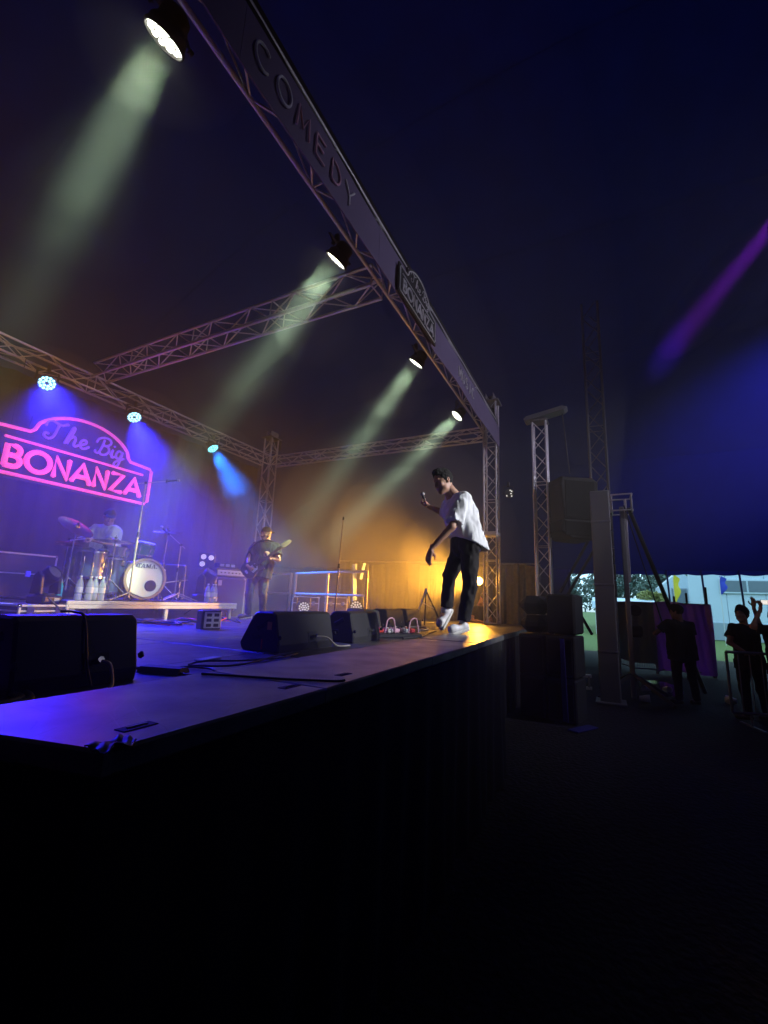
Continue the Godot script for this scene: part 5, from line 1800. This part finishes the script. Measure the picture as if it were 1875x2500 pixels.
# ---------------------------------------------------------------- right side: PA tower, king pole, fence, opening
func right_side() -> void:
	# PA tower with its arm and hanging speakers
	truss("truss_tower", "free standing truss tower with a bar on top, right of the singer", Vector3(10.2, 0.05, -1.19), Vector3(10.2, 5.85, -1.19), 0.29, 0.36)
	var arm := thing("tower_crossbar", "pale bar lying across the top of the free standing truss tower", "arm", Vector3(10.2, 5.9, -1.19))
	part("beam", slab(v2([-0.3, 0.0, 0.55, 0.16, 0.62, 0.22, 0.5, 0.26, -0.28, 0.12, -0.34, 0.06]), 0.3, 0.01), M.alu_dull, arm, Vector3(0, 0, 0), Basis(Vector3(0, 0, 1), Vector3(0, 1, 0), Vector3(-1, 0, 0)))
	part("top_plate", box(0.38, 0.03, 0.38, 0.006), M.alu_dull, arm, Vector3(0, -0.02, 0))
	rod("chain", Vector3(0.05, 0.14, 0.5), Vector3(0.1, -1.3, 0.6), 0.012, M.black_metal, arm)
	var sp := thing("hanging_speaker", "two big black loudspeakers hanging beside the free standing tower", "speaker", Vector3(10.35, 3.85, -0.58), -0.95)
	part("upper_cabinet", slab(v2([-0.4, -0.35, 0.36, -0.35, 0.44, 0.5, 0.3, 0.6, -0.42, 0.58, -0.46, 0.4]), 0.7, 0.03), M.black_matt, sp)
	part("lower_cabinet", slab(v2([-0.5, -0.62, -0.4, -0.36, 0.36, -0.36, 0.4, -0.62, 0.26, -0.78, -0.25, -0.76]), 0.7, 0.03), M.black_matt, sp, Vector3(-0.0, 0.0, 0.01))
	part("grille", box(0.7, 0.82, 0.02, 0.01), M.black_cloth, sp, Vector3(-0.02, 0.1, 0.36))
	part("lower_grille", box(0.7, 0.3, 0.02, 0.01), M.black_cloth, sp, Vector3(-0.05, -0.55, 0.37))
	for s in [-1.0, 1.0]:
		part("fly_plate", box(0.06, 0.9, 0.02, 0.004), M.black_metal, sp, Vector3(0.2 * s, -0.1, -0.365))
	# stack at the stage corner
	var st1 := thing("speaker_stack", "stack of black loudspeakers on the ground at the right stage corner", "speaker", Vector3(7.6, 0, -0.8), -0.2)
	for i in 2:
		part("sub_cabinet", box(0.55, 0.6, 0.42, 0.02), M.black_matt, st1, Vector3(0, 0.31 + 0.62 * i, 0.2))
		part("sub_cabinet", box(0.55, 0.6, 0.4, 0.02), M.black_matt, st1, Vector3(0, 0.31 + 0.62 * i, -0.23))
		part("grille", box(0.02, 0.5, 0.34, 0.006), M.black_cloth, st1, Vector3(-0.285, 0.31 + 0.62 * i, 0.2))
		part("grille", box(0.02, 0.5, 0.32, 0.006), M.black_cloth, st1, Vector3(-0.285, 0.31 + 0.62 * i, -0.23))
	part("top_cabinet", box(0.5, 0.6, 0.42, 0.03), M.black_matt, st1, Vector3(0.05, 1.55, 0.2))
	part("top_horn", box(0.5, 0.27, 0.4, 0.1), M.black_matt, st1, Vector3(0, 1.38, -0.23))
	part("top_horn", box(0.5, 0.29, 0.44, 0.12), M.black_matt, st1, Vector3(0, 1.67, -0.24))
	var bs := part("blue_light_strip", box(0.02, 1.15, 0.12, 0.006), M.blue_light_strip, null, Vector3(7.24, 0.62, -0.62), Basis(Vector3.UP, -0.9) * Basis(Vector3.RIGHT, -0.03))  # strip added where a thin streak of blue light falls
	tag(bs, "blue strip down the speaker stack standing for a streak of blue light", "light streak")
	var cl := part("blue_light_end", box(0.5, 0.02, 0.16, 0.006), M.blue_light_strip, null, Vector3(7.1, 0.02, -0.38), Basis(Vector3.UP, -0.5))
	tag(cl, "blue piece on the ground standing for the end of the blue light", "light streak")
	# king pole and pillar
	truss("king_pole", "very tall dim lattice king pole of the tent, rising into the dark", Vector3(11.75, 0.05, 0.0), Vector3(11.75, 9.7, 0.0), 0.38, 0.5, M.alu_dark, "", 0.03)
	var pil := thing("pillar", "broad grey boxed pillar in front of the king pole", "pillar", Vector3(9.4, 0, -0.02))
	part("column", box(0.34, 3.9, 0.34, 0.02), M.grey_box, pil, Vector3(0, 1.96, 0))
	part("foot_plate", box(0.5, 0.04, 0.5, 0.01), M.alu_dark, pil, Vector3(0, 0.02, 0))
	for i in 3: part("strap_band", box(0.35, 0.05, 0.35, 0.01), M.alu_dark, pil, Vector3(0, 0.9 + 1.2 * i, 0))
	for q in [["upper black strut leaning from the tower foot to the king pole", Vector3(11.4, 2.0, -0.98), Vector3(11.7, 3.9, 0.02)], ["lower black strut leaning from the tower foot to the king pole", Vector3(11.45, 1.85, -0.88), Vector3(11.75, 3.4, 0.0)], ["black strut sloping down right behind the speaker stack", Vector3(11.5, 2.0, -0.82), Vector3(11.9, 1.05, -0.35)]]:
		var o := rod("strut", q[1], q[2], 0.035, M.black_metal, self)
		o.name = numbered("strut")
		tag(o, q[0], "strut")
	# winch tower with the edge of a black speaker column
	var w := thing("lifting_tower", "slim lifting tower with lattice head, right of the grey pillar", "tower", Vector3(10.2, 0, 0.38))
	bar("mast", Vector3(0, 0, 0), Vector3(-0.05, 3.75, 0.0), 0.09, 0.09, M.alu_dull, w)
	bar("inner_mast", Vector3(-0.04, 2.2, 0.06), Vector3(-0.07, 3.9, 0.07), 0.05, 0.05, M.alu, w)
	for zz in [-0.18, 0.18]:
		for yy in [3.62, 3.95]:
			rod("head_chord", Vector3(-0.35, yy, zz), Vector3(0.15, yy, zz), 0.02, M.alu, w)
		for i in 4:
			rod("head_brace", Vector3(-0.35 + 0.125 * i, 3.62 if i % 2 == 0 else 3.95, zz), Vector3(-0.35 + 0.125 * (i + 1), 3.95 if i % 2 == 0 else 3.62, zz), 0.01, M.alu, w)
	for xx in [-0.35, 0.15]:
		for yy in [3.62, 3.95]:
			rod("head_rung", Vector3(xx, yy, -0.18), Vector3(xx, yy, 0.18), 0.016, M.alu, w)
	part("winch", box(0.16, 0.22, 0.2, 0.03), M.black_metal, w, Vector3(0.02, 1.25, 0.12))
	part("winch_wheel", cyl(0.11, 0.11, 0.04, 16), M.black_metal, w, Vector3(0, 1.65, 0.12), along(Vector3.RIGHT))
	for k in 4:
		var a := PI / 4 + PI / 2 * k
		bar("leg", Vector3(0, 0.45, 0), Vector3(cos(a) * 0.85, 0.03, sin(a) * 0.85), 0.06, 0.06, M.black_metal, w)
	var col := thing("speaker_column", "narrow black speaker column seen edge on beside the lifting tower", "speaker", Vector3(10.1, 1.9, 0.12))
	for i in 5:
		part("cabinet", box(0.42, 0.32, 0.16, 0.02), M.black_matt, col, Vector3(0, 0.16 + 0.33 * i, 0))
		part("rigging_pin", cyl(0.012, 0.012, 0.03, 8), M.chrome, col, Vector3(-0.22, 0.32 + 0.33 * i, 0.06), along(Vector3.RIGHT))
	rod("hanging_bar", Vector3(0, 1.65, 0), Vector3(-0.02, 1.75, 0.1), 0.015, M.black_metal, col)
	var s1 := rod("brace_strut", Vector3(10.05, 3.7, 0.5), Vector3(11.55, 0.05, 1.72), 0.04, M.black_metal, self)
	s1.name = numbered("brace_strut")
	tag(s1, "long thick black strut sloping from the lifting tower to the ground", "strut")
	var s2 := rod("guy_cable", Vector3(10.02, 3.75, 0.42), Vector3(13.2, 0.1, 1.5), 0.014, M.black_metal, self, 6)
	s2.name = numbered("guy_cable")
	tag(s2, "thin dark guy cable crossing the tent gap", "cable")
	# mesh fence and the purple sheeted panel
	for i in 3:
		var a := Vector3(14.3 + 1.2 * (2 - i), 0, 0.55 - 0.35 * (2 - i))
		var b := Vector3(14.3 + 1.2 * (1 - i) + 0.08, 0, 0.9 - 0.35 * (2 - i)) if i < 2 else Vector3(14.45, 0, 1.12)
		fence(["mesh fence panel furthest back by the tent gap", "middle mesh fence panel by the tent gap", "nearest mesh fence panel, beside the purple sheet"][i], a, b, false)
	fence("fence panel hung with a shiny purple sheet behind the standing man", Vector3(14.5, 0, 1.16), Vector3(14.7, 0, 2.46), true)
	for q in [["dark post with a knob at the right end of the purple sheet", Vector3(14.72, 0, 2.42), 2.35], ["thin dark post rising behind the middle of the purple sheet", Vector3(15.3, 0, 2.05), 2.2], ["thin dark post rising behind the left part of the purple sheet", Vector3(15.3, 0, 1.75), 2.1]]:
		var o := rod("fence_post", q[1], q[1] + Vector3(0, q[2], 0), 0.03, M.black_metal, self)
		o.name = numbered("fence_post")
		tag(o, q[0], "post")
	# crowd barrier
	var b2 := thing("crowd_barrier", "steel crowd barrier in front of the people at the right edge", "barrier", Vector3(8.75, 0, 1.62), -1.3)
	rod("top_rail", Vector3(0, 1.08, 0), Vector3(2.2, 1.08, 0), 0.022, M.alu_dull, b2)
	rod("bottom_rail", Vector3(0, 0.2, 0), Vector3(2.2, 0.2, 0), 0.02, M.alu_dull, b2)
	for i in 15:
		rod("upright", Vector3(2.2 * i / 14.0, 0.2, 0), Vector3(2.2 * i / 14.0, 1.08, 0), 0.009 if i % 14 else 0.02, M.alu_dull, b2, 6)
	for x in [0.25, 1.95]:
		bar("foot", Vector3(x, 0.015, -0.3), Vector3(x, 0.015, 0.3), 0.05, 0.02, M.alu_dull, b2)
		rod("foot_post", Vector3(x, 0.02, 0), Vector3(x, 0.2, 0), 0.018, M.alu_dull, b2)
	# crushed cups and puddles on the ground
	var cups := [Vector3(9.97, 0, 0.46), Vector3(10.79, 0, 1.96), Vector3(10.9, 0, 2.1), Vector3(11.3, 0, 0.72), Vector3(11.5, 0, 1.0)]
	var cl2 := ["crushed clear cup on the dark ground left of the standing man", "clear cup on the ground below the crowd barrier", "second clear cup on the ground below the crowd barrier", "pale cup among the gear by the lifting tower foot", "second pale cup by the lifting tower foot"]
	var cup := lathe(PackedVector2Array([Vector2(0, 0), Vector2(0.035, 0), Vector2(0.05, 0.13), Vector2(0.052, 0.13), Vector2(0.046, 0.06), Vector2(0.0, 0.004)]), 14)
	for i in 5:
		var o := part("plastic_cup", cup, M.white_plastic, null, cups[i] + Vector3(0, 0.045, 0), Basis(Vector3.UP, i * 1.3) * Basis(Vector3.RIGHT, PI / 2 - 0.1) * 1.3)
		tag(o, cl2[i], "cup", "cups dropped on the ground")
	var pud := part("puddle", cyl(0.7, 0.7, 0.004, 28), M.puddle, null, Vector3(11.9, 0.004, 0.95), Basis().scaled(Vector3(1.6, 1, 0.6)))
	tag(pud, "wet shiny patch on the ground by the fence", "puddle", "", "structure")
	# low flight case and beam pieces on the ground by the tower
	var gb := thing("ground_beam", "short shiny beam on the ground between the stack and the pillar", "beam", Vector3(10.3, 0, -0.55), 0.0)
	bar("beam", Vector3(0, 0.3, -0.2), Vector3(0.05, 0.3, 0.2), 0.06, 0.06, M.alu, gb)
	bar("beam", Vector3(-0.1, 0.08, -0.2), Vector3(-0.05, 0.08, 0.2), 0.06, 0.06, M.alu, gb)
	for s in [-0.15, 0.15]: bar("upright", Vector3(-0.08, 0.1, s), Vector3(0, 0.3, s), 0.04, 0.04, M.alu_dark, gb)


func fence(label: String, a: Vector3, b: Vector3, sheeted: bool) -> void:
	var t := thing("mesh_fence", label, "fence", a, 0.0, "fence panels by the tent opening")
	var d := b - a
	for e in [0.0, 1.0]: rod("post", d * e, d * e + Vector3(0, 1.9, 0), 0.022, M.alu_dark, t)
	rod("top_bar", Vector3(0, 1.88, 0), d + Vector3(0, 1.88, 0), 0.02, M.alu_dark, t)
	rod("bottom_bar", Vector3(0, 0.12, 0), d + Vector3(0, 0.12, 0), 0.02, M.alu_dark, t)
	if not sheeted:
		for i in 9: rod("wire", d * ((i + 1) / 10.0) + Vector3(0, 0.12, 0), d * ((i + 1) / 10.0) + Vector3(0, 1.88, 0), 0.006, M.alu_dark, t, 5)
		for i in 5: rod("wire", Vector3(0, 0.4 + 0.3 * i, 0), d + Vector3(0, 0.4 + 0.3 * i, 0), 0.006, M.alu_dark, t, 5)
		var n := d.cross(Vector3.UP).normalized()
		var g := func(u: float, v: float) -> Vector3:
			return d * u + Vector3(0, 1.86 - 1.6 * v, 0) + n * (0.03 + 0.02 * sin(u * 14.0))
		part("scrim", sheet(g, 12, 3, 0.004), M.scrim, t)
	else:
		var n := d.cross(Vector3.UP).normalized()
		var f := func(u: float, v: float) -> Vector3:
			var x := u * 1.03 - 0.01
			return d * x + Vector3(0, 1.9 - 1.82 * v + 0.03 * sin(u * 6.0), 0) + n * (0.03 * sin(u * 19.0 + v * 3.0) + 0.02 * sin(u * 41.0 - v * 6.0) + 0.05)
		part("sheeting", sheet(f, 60, 14, 0.005), M.purple_sheet, t)


# ---------------------------------------------------------------- people
func people() -> void:
	var skin := mat("skin", lin(0.46, 0.25, 0.17), 0.55)
	skin.subsurf_scatter_enabled = true
	skin.subsurf_scatter_strength = 0.08
	mat("skin_dark", lin(0.22, 0.12, 0.08), 0.6)
	mat("hair_black", lin(0.006, 0.005, 0.005), 0.95)
	mat("beard_brown", lin(0.05, 0.025, 0.015), 0.8)
	mat("white_shirt", lin(0.74, 0.76, 0.78), 0.85)
	mat("cream_shirt", lin(0.62, 0.62, 0.58), 0.85)
	mat("black_shirt", lin(0.012, 0.012, 0.014), 0.95)
	mat("dark_trousers", lin(0.007, 0.005, 0.006), 0.9)
	mat("grey_jeans", lin(0.04, 0.042, 0.045), 0.85)
	mat("white_shoe", lin(0.72, 0.72, 0.74), 0.5)
	mat("black_shoe", lin(0.03, 0.03, 0.03), 0.5)
	mat("cap_cloth", lin(0.035, 0.03, 0.03), 0.8)
	var turn := -1.10133
	# singer
	person("singer in loose white T-shirt, black trousers and white shoes stepping along the stage edge", Vector3(4.5, STRIP, -1.4), turn, {
		"head": Vector3(-0.155, 1.6, 0.02), "face": Vector3(-0.84, -0.34, 0.42), "face_up": Vector3(-0.38, 0.9, 0.1),
		"neck": Vector3(0.0, 1.43, 0.0), "sh_l": Vector3(0.035, 1.375, 0.17), "sh_r": Vector3(-0.03, 1.42, -0.17),
		"el_l": Vector3(-0.09, 1.06, 0.25), "wr_l": Vector3(-0.285, 0.84, 0.2), "hand_l": Vector3(-0.3, -0.95, -0.05), "hand_palm_l": Vector3(0.6, -0.2, -0.6),
		"el_r": Vector3(-0.07, 1.33, -0.42), "wr_r": Vector3(-0.27, 1.39, -0.34), "hand_r": Vector3(-0.75, 0.45, 0.35), "hand_palm_r": Vector3(0.35, 0.3, 0.75),
		"hip_l": Vector3(0.12, 0.90, 0.095), "hip_r": Vector3(0.07, 0.90, -0.09),
		"kn_l": Vector3(0.125, 0.50, 0.11), "an_l": Vector3(0.06, 0.085, 0.09), "toe_l": Vector3(-0.08, 0.045, 0.17),
		"kn_r": Vector3(-0.055, 0.58, -0.1), "an_r": Vector3(-0.085, 0.215, -0.12), "toe_r": Vector3(-0.16, 0.075, -0.08),
	}, {"skin": M.skin, "hair": M.hair_black, "hair_length": 0.01, "hair_low": 0.02, "cell": 0.016, "cloth_cell": 0.013, "fine": 0.005, "hand_cell": 0.0042, "girth": 1.12, "head_scale": 1.06,
		"shirt": M.white_shirt, "loose": 0.035, "sleeve": 0.86, "hem": 0.0, "back": Vector3(0.035, -0.06, 0), "hem_at": Vector3(0.13, 0.92, 0), "hem_n": Vector3(-0.38, -0.92, 0.0), "fold": 0.02, "seed": 12,
		"trousers": M.dark_trousers, "flare": 0.066, "cuff": 0.9, "shoes": M.white_shoe, "soles": M.cream_shirt, "curl_l": 0.45, "curl_r": 2.1})
	var mc := thing("microphone", "black microphone held in the singer's raised fist", "microphone", Vector3(4.5, STRIP, -1.4), turn)
	rod("handle", Vector3(-0.31, 1.38, -0.25), Vector3(-0.345, 1.5, -0.27), 0.014, M.black_metal, mc)
	part("grille", ball(0.026, 12), M.alu_dull, mc, Vector3(-0.35, 1.52, -0.272))
	# bass player
	person("bass player in black T-shirt, grey jeans and backward cap with a beard", Vector3(6.22, DECK, -5.72), turn, {
		"head": Vector3(0.11, 1.55, 0.02), "face": Vector3(-0.55, -0.08, 0.83), "face_up": Vector3(-0.05, 1, 0),
		"neck": Vector3(0.14, 1.42, 0.0), "sh_l": Vector3(0.31, 1.33, -0.06), "sh_r": Vector3(-0.03, 1.33, 0.08),
		"el_l": Vector3(0.385, 1.08, 0.06), "wr_l": Vector3(0.265, 1.09, 0.22), "hand_l": Vector3(-0.35, 0.7, 0.2), "hand_palm_l": Vector3(-0.6, -0.2, -0.7),
		"el_r": Vector3(-0.15, 1.10, 0.12), "wr_r": Vector3(-0.09, 0.92, 0.28), "hand_r": Vector3(0.75, -0.5, 0.2), "hand_palm_r": Vector3(0.2, 0, -0.9),
		"hip_l": Vector3(0.12, 0.83, -0.04), "hip_r": Vector3(-0.04, 0.83, 0.05),
		"kn_l": Vector3(0.15, 0.44, 0.0), "an_l": Vector3(0.16, 0.075, -0.04), "toe_l": Vector3(0.06, 0.04, 0.1),
		"kn_r": Vector3(-0.075, 0.44, 0.08), "an_r": Vector3(-0.07, 0.075, 0.05), "toe_r": Vector3(-0.2, 0.04, 0.13),
	}, {"skin": M.skin, "cap": M.cap_cloth, "cap_backwards": true, "beard": M.beard_brown, "cell": 0.02, "fine": 0.007, "girth": 1.2, "head_scale": 1.02,
		"shirt": M.black_shirt, "loose": 0.025, "sleeve": 0.7, "hem": -0.1, "fold": 0.02, "seed": 22,
		"trousers": M.grey_jeans, "flare": 0.052, "shoes": M.black_shoe, "soles": M.white_shoe, "curl_l": 1.3, "curl_r": 0.9})
	bass_guitar(Vector3(6.22, DECK, -5.72), turn)
	# drummer
	person("drummer in a pale T-shirt and dark cap sitting behind the kit under the sign", Vector3(4.17, RISER, -7.0), turn, {
		"head": Vector3(0.05, 1.26, 0.08), "face": Vector3(0.6, -0.35, 0.75), "face_up": Vector3(0.1, 1, 0.1),
		"neck": Vector3(0.02, 1.13, 0.0), "sh_l": Vector3(0.16, 1.06, 0.05), "sh_r": Vector3(-0.16, 1.07, 0.04),
		"el_l": Vector3(0.2, 0.83, 0.2), "wr_l": Vector3(0.05, 0.86, 0.4), "hand_l": Vector3(-0.3, 0.1, 0.9), "hand_palm_l": Vector3(0, -1, 0),
		"el_r": Vector3(-0.26, 0.88, 0.16), "wr_r": Vector3(-0.06, 0.91, 0.34), "hand_r": Vector3(0.6, 0.0, 0.7), "hand_palm_r": Vector3(0, -1, 0),
		"hip_l": Vector3(0.11, 0.68, 0.02), "hip_r": Vector3(-0.07, 0.68, 0.02),
		"kn_l": Vector3(0.24, 0.66, 0.42), "an_l": Vector3(0.22, 0.1, 0.46), "toe_l": Vector3(0.24, 0.04, 0.62),
		"kn_r": Vector3(-0.2, 0.66, 0.42), "an_r": Vector3(-0.18, 0.1, 0.46), "toe_r": Vector3(-0.2, 0.04, 0.62),
	}, {"skin": M.skin, "cap": M.cap_cloth, "cell": 0.022, "fine": 0.008, "girth": 1.05,
		"shirt": M.cream_shirt, "loose": 0.03, "sleeve": 0.7, "hem": -0.06, "fold": 0.02, "seed": 32,
		"trousers": M.grey_jeans, "shoes": M.black_shoe, "curl_l": 1.4, "curl_r": 1.4})
	for e in [["drumstick in the drummer's right hand", Vector3(-0.02, 0.92, 0.42), Vector3(0.1, 0.84, 0.78)], ["drumstick in the drummer's left hand", Vector3(0.04, 0.87, 0.48), Vector3(0.02, 0.8, 0.8)]]:
		var ds := thing("drumstick", e[0], "drumstick", Vector3(4.17, RISER, -7.0), turn)
		rod("shaft", e[1], e[2], 0.007, M.cream_shirt, ds, 6)
		part("tip", ball(0.009, 8), M.cream_shirt, ds, e[2])
	# crew man on the ground behind the stage end
	person("crew man in a cap and black T-shirt looking down, behind the singer's legs", Vector3(10.98, 0, -2.76), turn, {
		"head": Vector3(0.02, 1.77, 0.1), "face": Vector3(0.55, -0.5, 0.65), "face_up": Vector3(0.2, 0.95, 0.2),
		"neck": Vector3(-0.02, 1.62, 0.0), "sh_l": Vector3(0.16, 1.53, 0.02), "sh_r": Vector3(-0.2, 1.54, 0.05),
		"el_l": Vector3(0.2, 1.25, 0.12), "wr_l": Vector3(0.1, 1.25, 0.36), "hand_l": Vector3(-0.4, 0.0, 0.8), "hand_palm_l": Vector3(-0.5, 0.5, 0),
		"el_r": Vector3(-0.26, 1.26, 0.12), "wr_r": Vector3(-0.05, 1.24, 0.36), "hand_r": Vector3(0.7, 0.1, 0.5), "hand_palm_r": Vector3(0, 0.6, -0.5),
		"hip_l": Vector3(0.1, 0.98, 0), "hip_r": Vector3(-0.12, 0.98, 0), "kn_l": Vector3(0.12, 0.52, 0.03), "an_l": Vector3(0.12, 0.08, 0), "toe_l": Vector3(0.15, 0.04, 0.17),
		"kn_r": Vector3(-0.13, 0.52, 0.03), "an_r": Vector3(-0.13, 0.08, 0), "toe_r": Vector3(-0.16, 0.04, 0.17),
	}, {"skin": M.skin, "cap": M.cap_cloth, "cell": 0.022, "fine": 0.007, "girth": 1.15, "shirt": M.black_shirt, "loose": 0.025, "seed": 42, "trousers": M.grey_jeans, "shoes": M.black_shoe, "curl_l": 0.9, "curl_r": 0.9})
	# standing man, seen dark against the daylight
	var man := {
		"head": Vector3(0.0, 1.66, 0.0), "face": Vector3(-0.6, -0.05, -0.8), "neck": Vector3(0.02, 1.51, 0.0), "sh_l": Vector3(-0.18, 1.44, 0.0), "sh_r": Vector3(0.24, 1.42, 0.0),
		"el_l": Vector3(-0.36, 1.24, -0.12), "wr_l": Vector3(-0.16, 1.34, -0.28), "hand_l": Vector3(0.5, 0.6, -0.2), "hand_palm_l": Vector3(0.5, -0.3, -0.5),
		"el_r": Vector3(0.3, 1.15, -0.06), "wr_r": Vector3(0.14, 1.25, -0.28), "hand_r": Vector3(-0.6, 0.4, -0.2), "hand_palm_r": Vector3(-0.5, -0.2, -0.5),
		"hip_l": Vector3(-0.08, 0.9, 0), "hip_r": Vector3(0.16, 0.9, 0), "kn_l": Vector3(-0.08, 0.48, -0.02), "an_l": Vector3(-0.1, 0.08, 0.03), "toe_l": Vector3(-0.16, 0.04, -0.14),
		"kn_r": Vector3(0.2, 0.48, -0.02), "an_r": Vector3(0.22, 0.08, 0.03), "toe_r": Vector3(0.24, 0.04, -0.15),
	}
	person("man in dark clothes seen from behind before the purple sheet", Vector3(10.05, 0, 1.17), turn, man, {"skin": M.skin_dark, "hair": M.hair_black, "cell": 0.022, "fine": 0.008, "girth": 1.25, "shirt": M.black_shirt, "loose": 0.03, "seed": 52, "trousers": M.dark_trousers, "shoes": M.black_shoe, "curl_l": 1.2, "curl_r": 1.2})
	# audience at the right edge
	var g := "audience at the right edge"
	var up1 := man.duplicate()
	up1.merge({"face": Vector3(-0.8, 0.1, 0.4), "el_r": Vector3(0.36, 1.5, -0.1), "wr_r": Vector3(0.3, 1.78, -0.1), "hand_r": Vector3(0.05, 1, 0.05), "hand_palm_r": Vector3(-0.8, 0, 0.2), "el_l": Vector3(-0.3, 1.2, 0.05), "wr_l": Vector3(-0.15, 1.05, 0.2), "hand_l": Vector3(0.5, 0.1, 0.3), "hand_palm_l": Vector3(0, -1, 0)}, true)
	person("dark haired spectator raising one hand at the right edge", Vector3(9.35, 0, 2.0), turn, up1, {"skin": M.skin, "hair": M.hair_black, "hair_length": 0.03, "cell": 0.024, "fine": 0.008, "shirt": M.black_shirt, "loose": 0.025, "seed": 62, "trousers": M.dark_trousers, "shoes": M.black_shoe, "curl_r": 0.4}, g)
	var up2 := man.duplicate()
	up2.merge({"head": Vector3(0.0, 1.6, 0.0), "face": Vector3(-0.9, 0.0, 0.3), "el_l": Vector3(-0.28, 1.48, -0.1), "wr_l": Vector3(-0.08, 1.74, -0.16), "hand_l": Vector3(0.2, 1, 0), "hand_palm_l": Vector3(-0.8, 0, -0.3), "el_r": Vector3(0.34, 1.5, 0), "wr_r": Vector3(0.12, 1.76, -0.1), "hand_r": Vector3(-0.3, 0.9, 0), "hand_palm_r": Vector3(-0.6, 0, -0.3)}, true)
	person("spectator filming with both arms raised, cut by the right edge", Vector3(8.85, 0, 2.3), turn, up2, {"skin": M.skin, "hair": M.beard_brown, "hair_length": 0.03, "cell": 0.024, "fine": 0.008, "shirt": M.black_shirt, "loose": 0.025, "seed": 72, "trousers": M.dark_trousers, "shoes": M.black_shoe, "curl_l": 1.2, "curl_r": 1.2}, g)
	var up3 := man.duplicate()
	up3.merge({"face": Vector3(-0.7, 0.15, 0.5), "el_l": Vector3(-0.3, 1.5, 0.0), "wr_l": Vector3(-0.26, 1.76, 0.05), "hand_l": Vector3(0.1, 1, 0.1), "hand_palm_l": Vector3(-0.8, 0, 0.3)}, true)
	person("spectator with one arm up behind the dark haired one at the right edge", Vector3(10.7, 0, 2.95), turn, up3, {"skin": M.skin, "hair": M.beard_brown, "hair_length": 0.02, "cell": 0.024, "fine": 0.008, "shirt": M.grey_jeans, "loose": 0.03, "seed": 82, "trousers": M.dark_trousers, "shoes": M.black_shoe, "curl_l": 0.3, "curl_r": 1.0}, g)
	var ph := thing("phone", "lit phone held up by the spectator cut by the right edge", "phone", Vector3(8.85, 0, 2.3), turn)
	part("phone_case", box(0.15, 0.075, 0.009, 0.003), M.black_matt, ph, Vector3(0.02, 1.86, -0.17))
	part("screen", box(0.14, 0.067, 0.003, 0.001), M.dim_lens, ph, Vector3(0.02, 1.86, -0.1635))


func bass_guitar(at: Vector3, turn: float) -> void:
	mat("guitar_black", lin(0.015, 0.015, 0.018), 0.15).clearcoat_enabled = true
	mat("maple", lin(0.2, 0.14, 0.1), 0.45)
	mat("rosewood", lin(0.05, 0.03, 0.02), 0.5)
	var t := thing("bass_guitar", "black electric bass with a pale headstock held by the bass player", "guitar", at, turn)
	var o := Vector3(0.0, 0.9, 0.27)
	var d := Vector3(0.36, 0.31, -0.06).normalized()
	var n := Vector3(-0.1, 0.1, 1.0)
	n = (n - d * n.dot(d)).normalized()
	var b := Basis(d, n.cross(d), n)
	var body := PackedVector2Array()
	var raw := PackedVector3Array()
	for p in v2([-0.2, 0.0, -0.19, 0.1, -0.1, 0.15, 0.0, 0.12, 0.08, 0.115, 0.19, 0.17, 0.21, 0.12, 0.13, 0.06, 0.11, 0.0, 0.12, -0.05, 0.16, -0.1, 0.14, -0.14, 0.06, -0.12, 0.0, -0.12, -0.1, -0.16, -0.18, -0.11]):
		raw.append(Vector3(p.x, p.y, 0))
	var sm := smooth_path(raw, 3, true)
	for i in sm.size() - 1: body.append(Vector2(sm[i].x, sm[i].y))
	part("body", slab(body, 0.042, 0.008), M.guitar_black, t, o, b)
	part("pickguard", slab(v2([-0.06, -0.02, -0.04, 0.04, 0.06, 0.05, 0.1, 0.0, 0.05, -0.08, -0.05, -0.09]), 0.004, 0.0), M.dim_panel, t, o + n * 0.023, b)
	for x in [-0.03, 0.04]: part("pickup", box(0.03, 0.09, 0.012, 0.003), M.black_matt, t, o + b * Vector3(x, 0, 0.028), b)
	part("bridge", box(0.04, 0.08, 0.012, 0.003), M.chrome, t, o + b * Vector3(-0.13, 0, 0.026), b)
	part("neck", box(0.52, 0.046, 0.024, 0.008), M.maple, t, o + b * Vector3(0.36, 0, 0.012), b)
	part("fingerboard", box(0.58, 0.05, 0.007, 0.002), M.rosewood, t, o + b * Vector3(0.34, 0, 0.028), b)
	part("headstock", slab(v2([0.0, -0.025, 0.0, 0.03, 0.04, 0.05, 0.19, 0.03, 0.21, -0.01, 0.17, -0.04, 0.05, -0.045]), 0.018, 0.003), M.maple, t, o + b * Vector3(0.61, 0, 0.01), b)
	for i in 4:
		part("tuning_peg", cyl(0.012, 0.012, 0.03, 8), M.chrome, t, o + b * Vector3(0.65 + 0.035 * i, 0.055 - 0.006 * i, 0.01), b)
		rod("string", o + b * Vector3(-0.13, -0.024 + 0.016 * i, 0.036), o + b * Vector3(0.62 + 0.035 * i, -0.015 + 0.01 * i, 0.034), 0.0014, M.chrome, t, 4)
	part("strap", tube(smooth_path(PackedVector3Array([o + b * Vector3(-0.2, 0, 0), Vector3(-0.16, 1.15, 0.15), Vector3(-0.0, 1.36, 0.19), Vector3(0.16, 1.43, 0.06), Vector3(0.3, 1.36, -0.12), Vector3(0.2, 1.15, -0.2)]), 5), 0.016, 6), M.black_cloth, t)
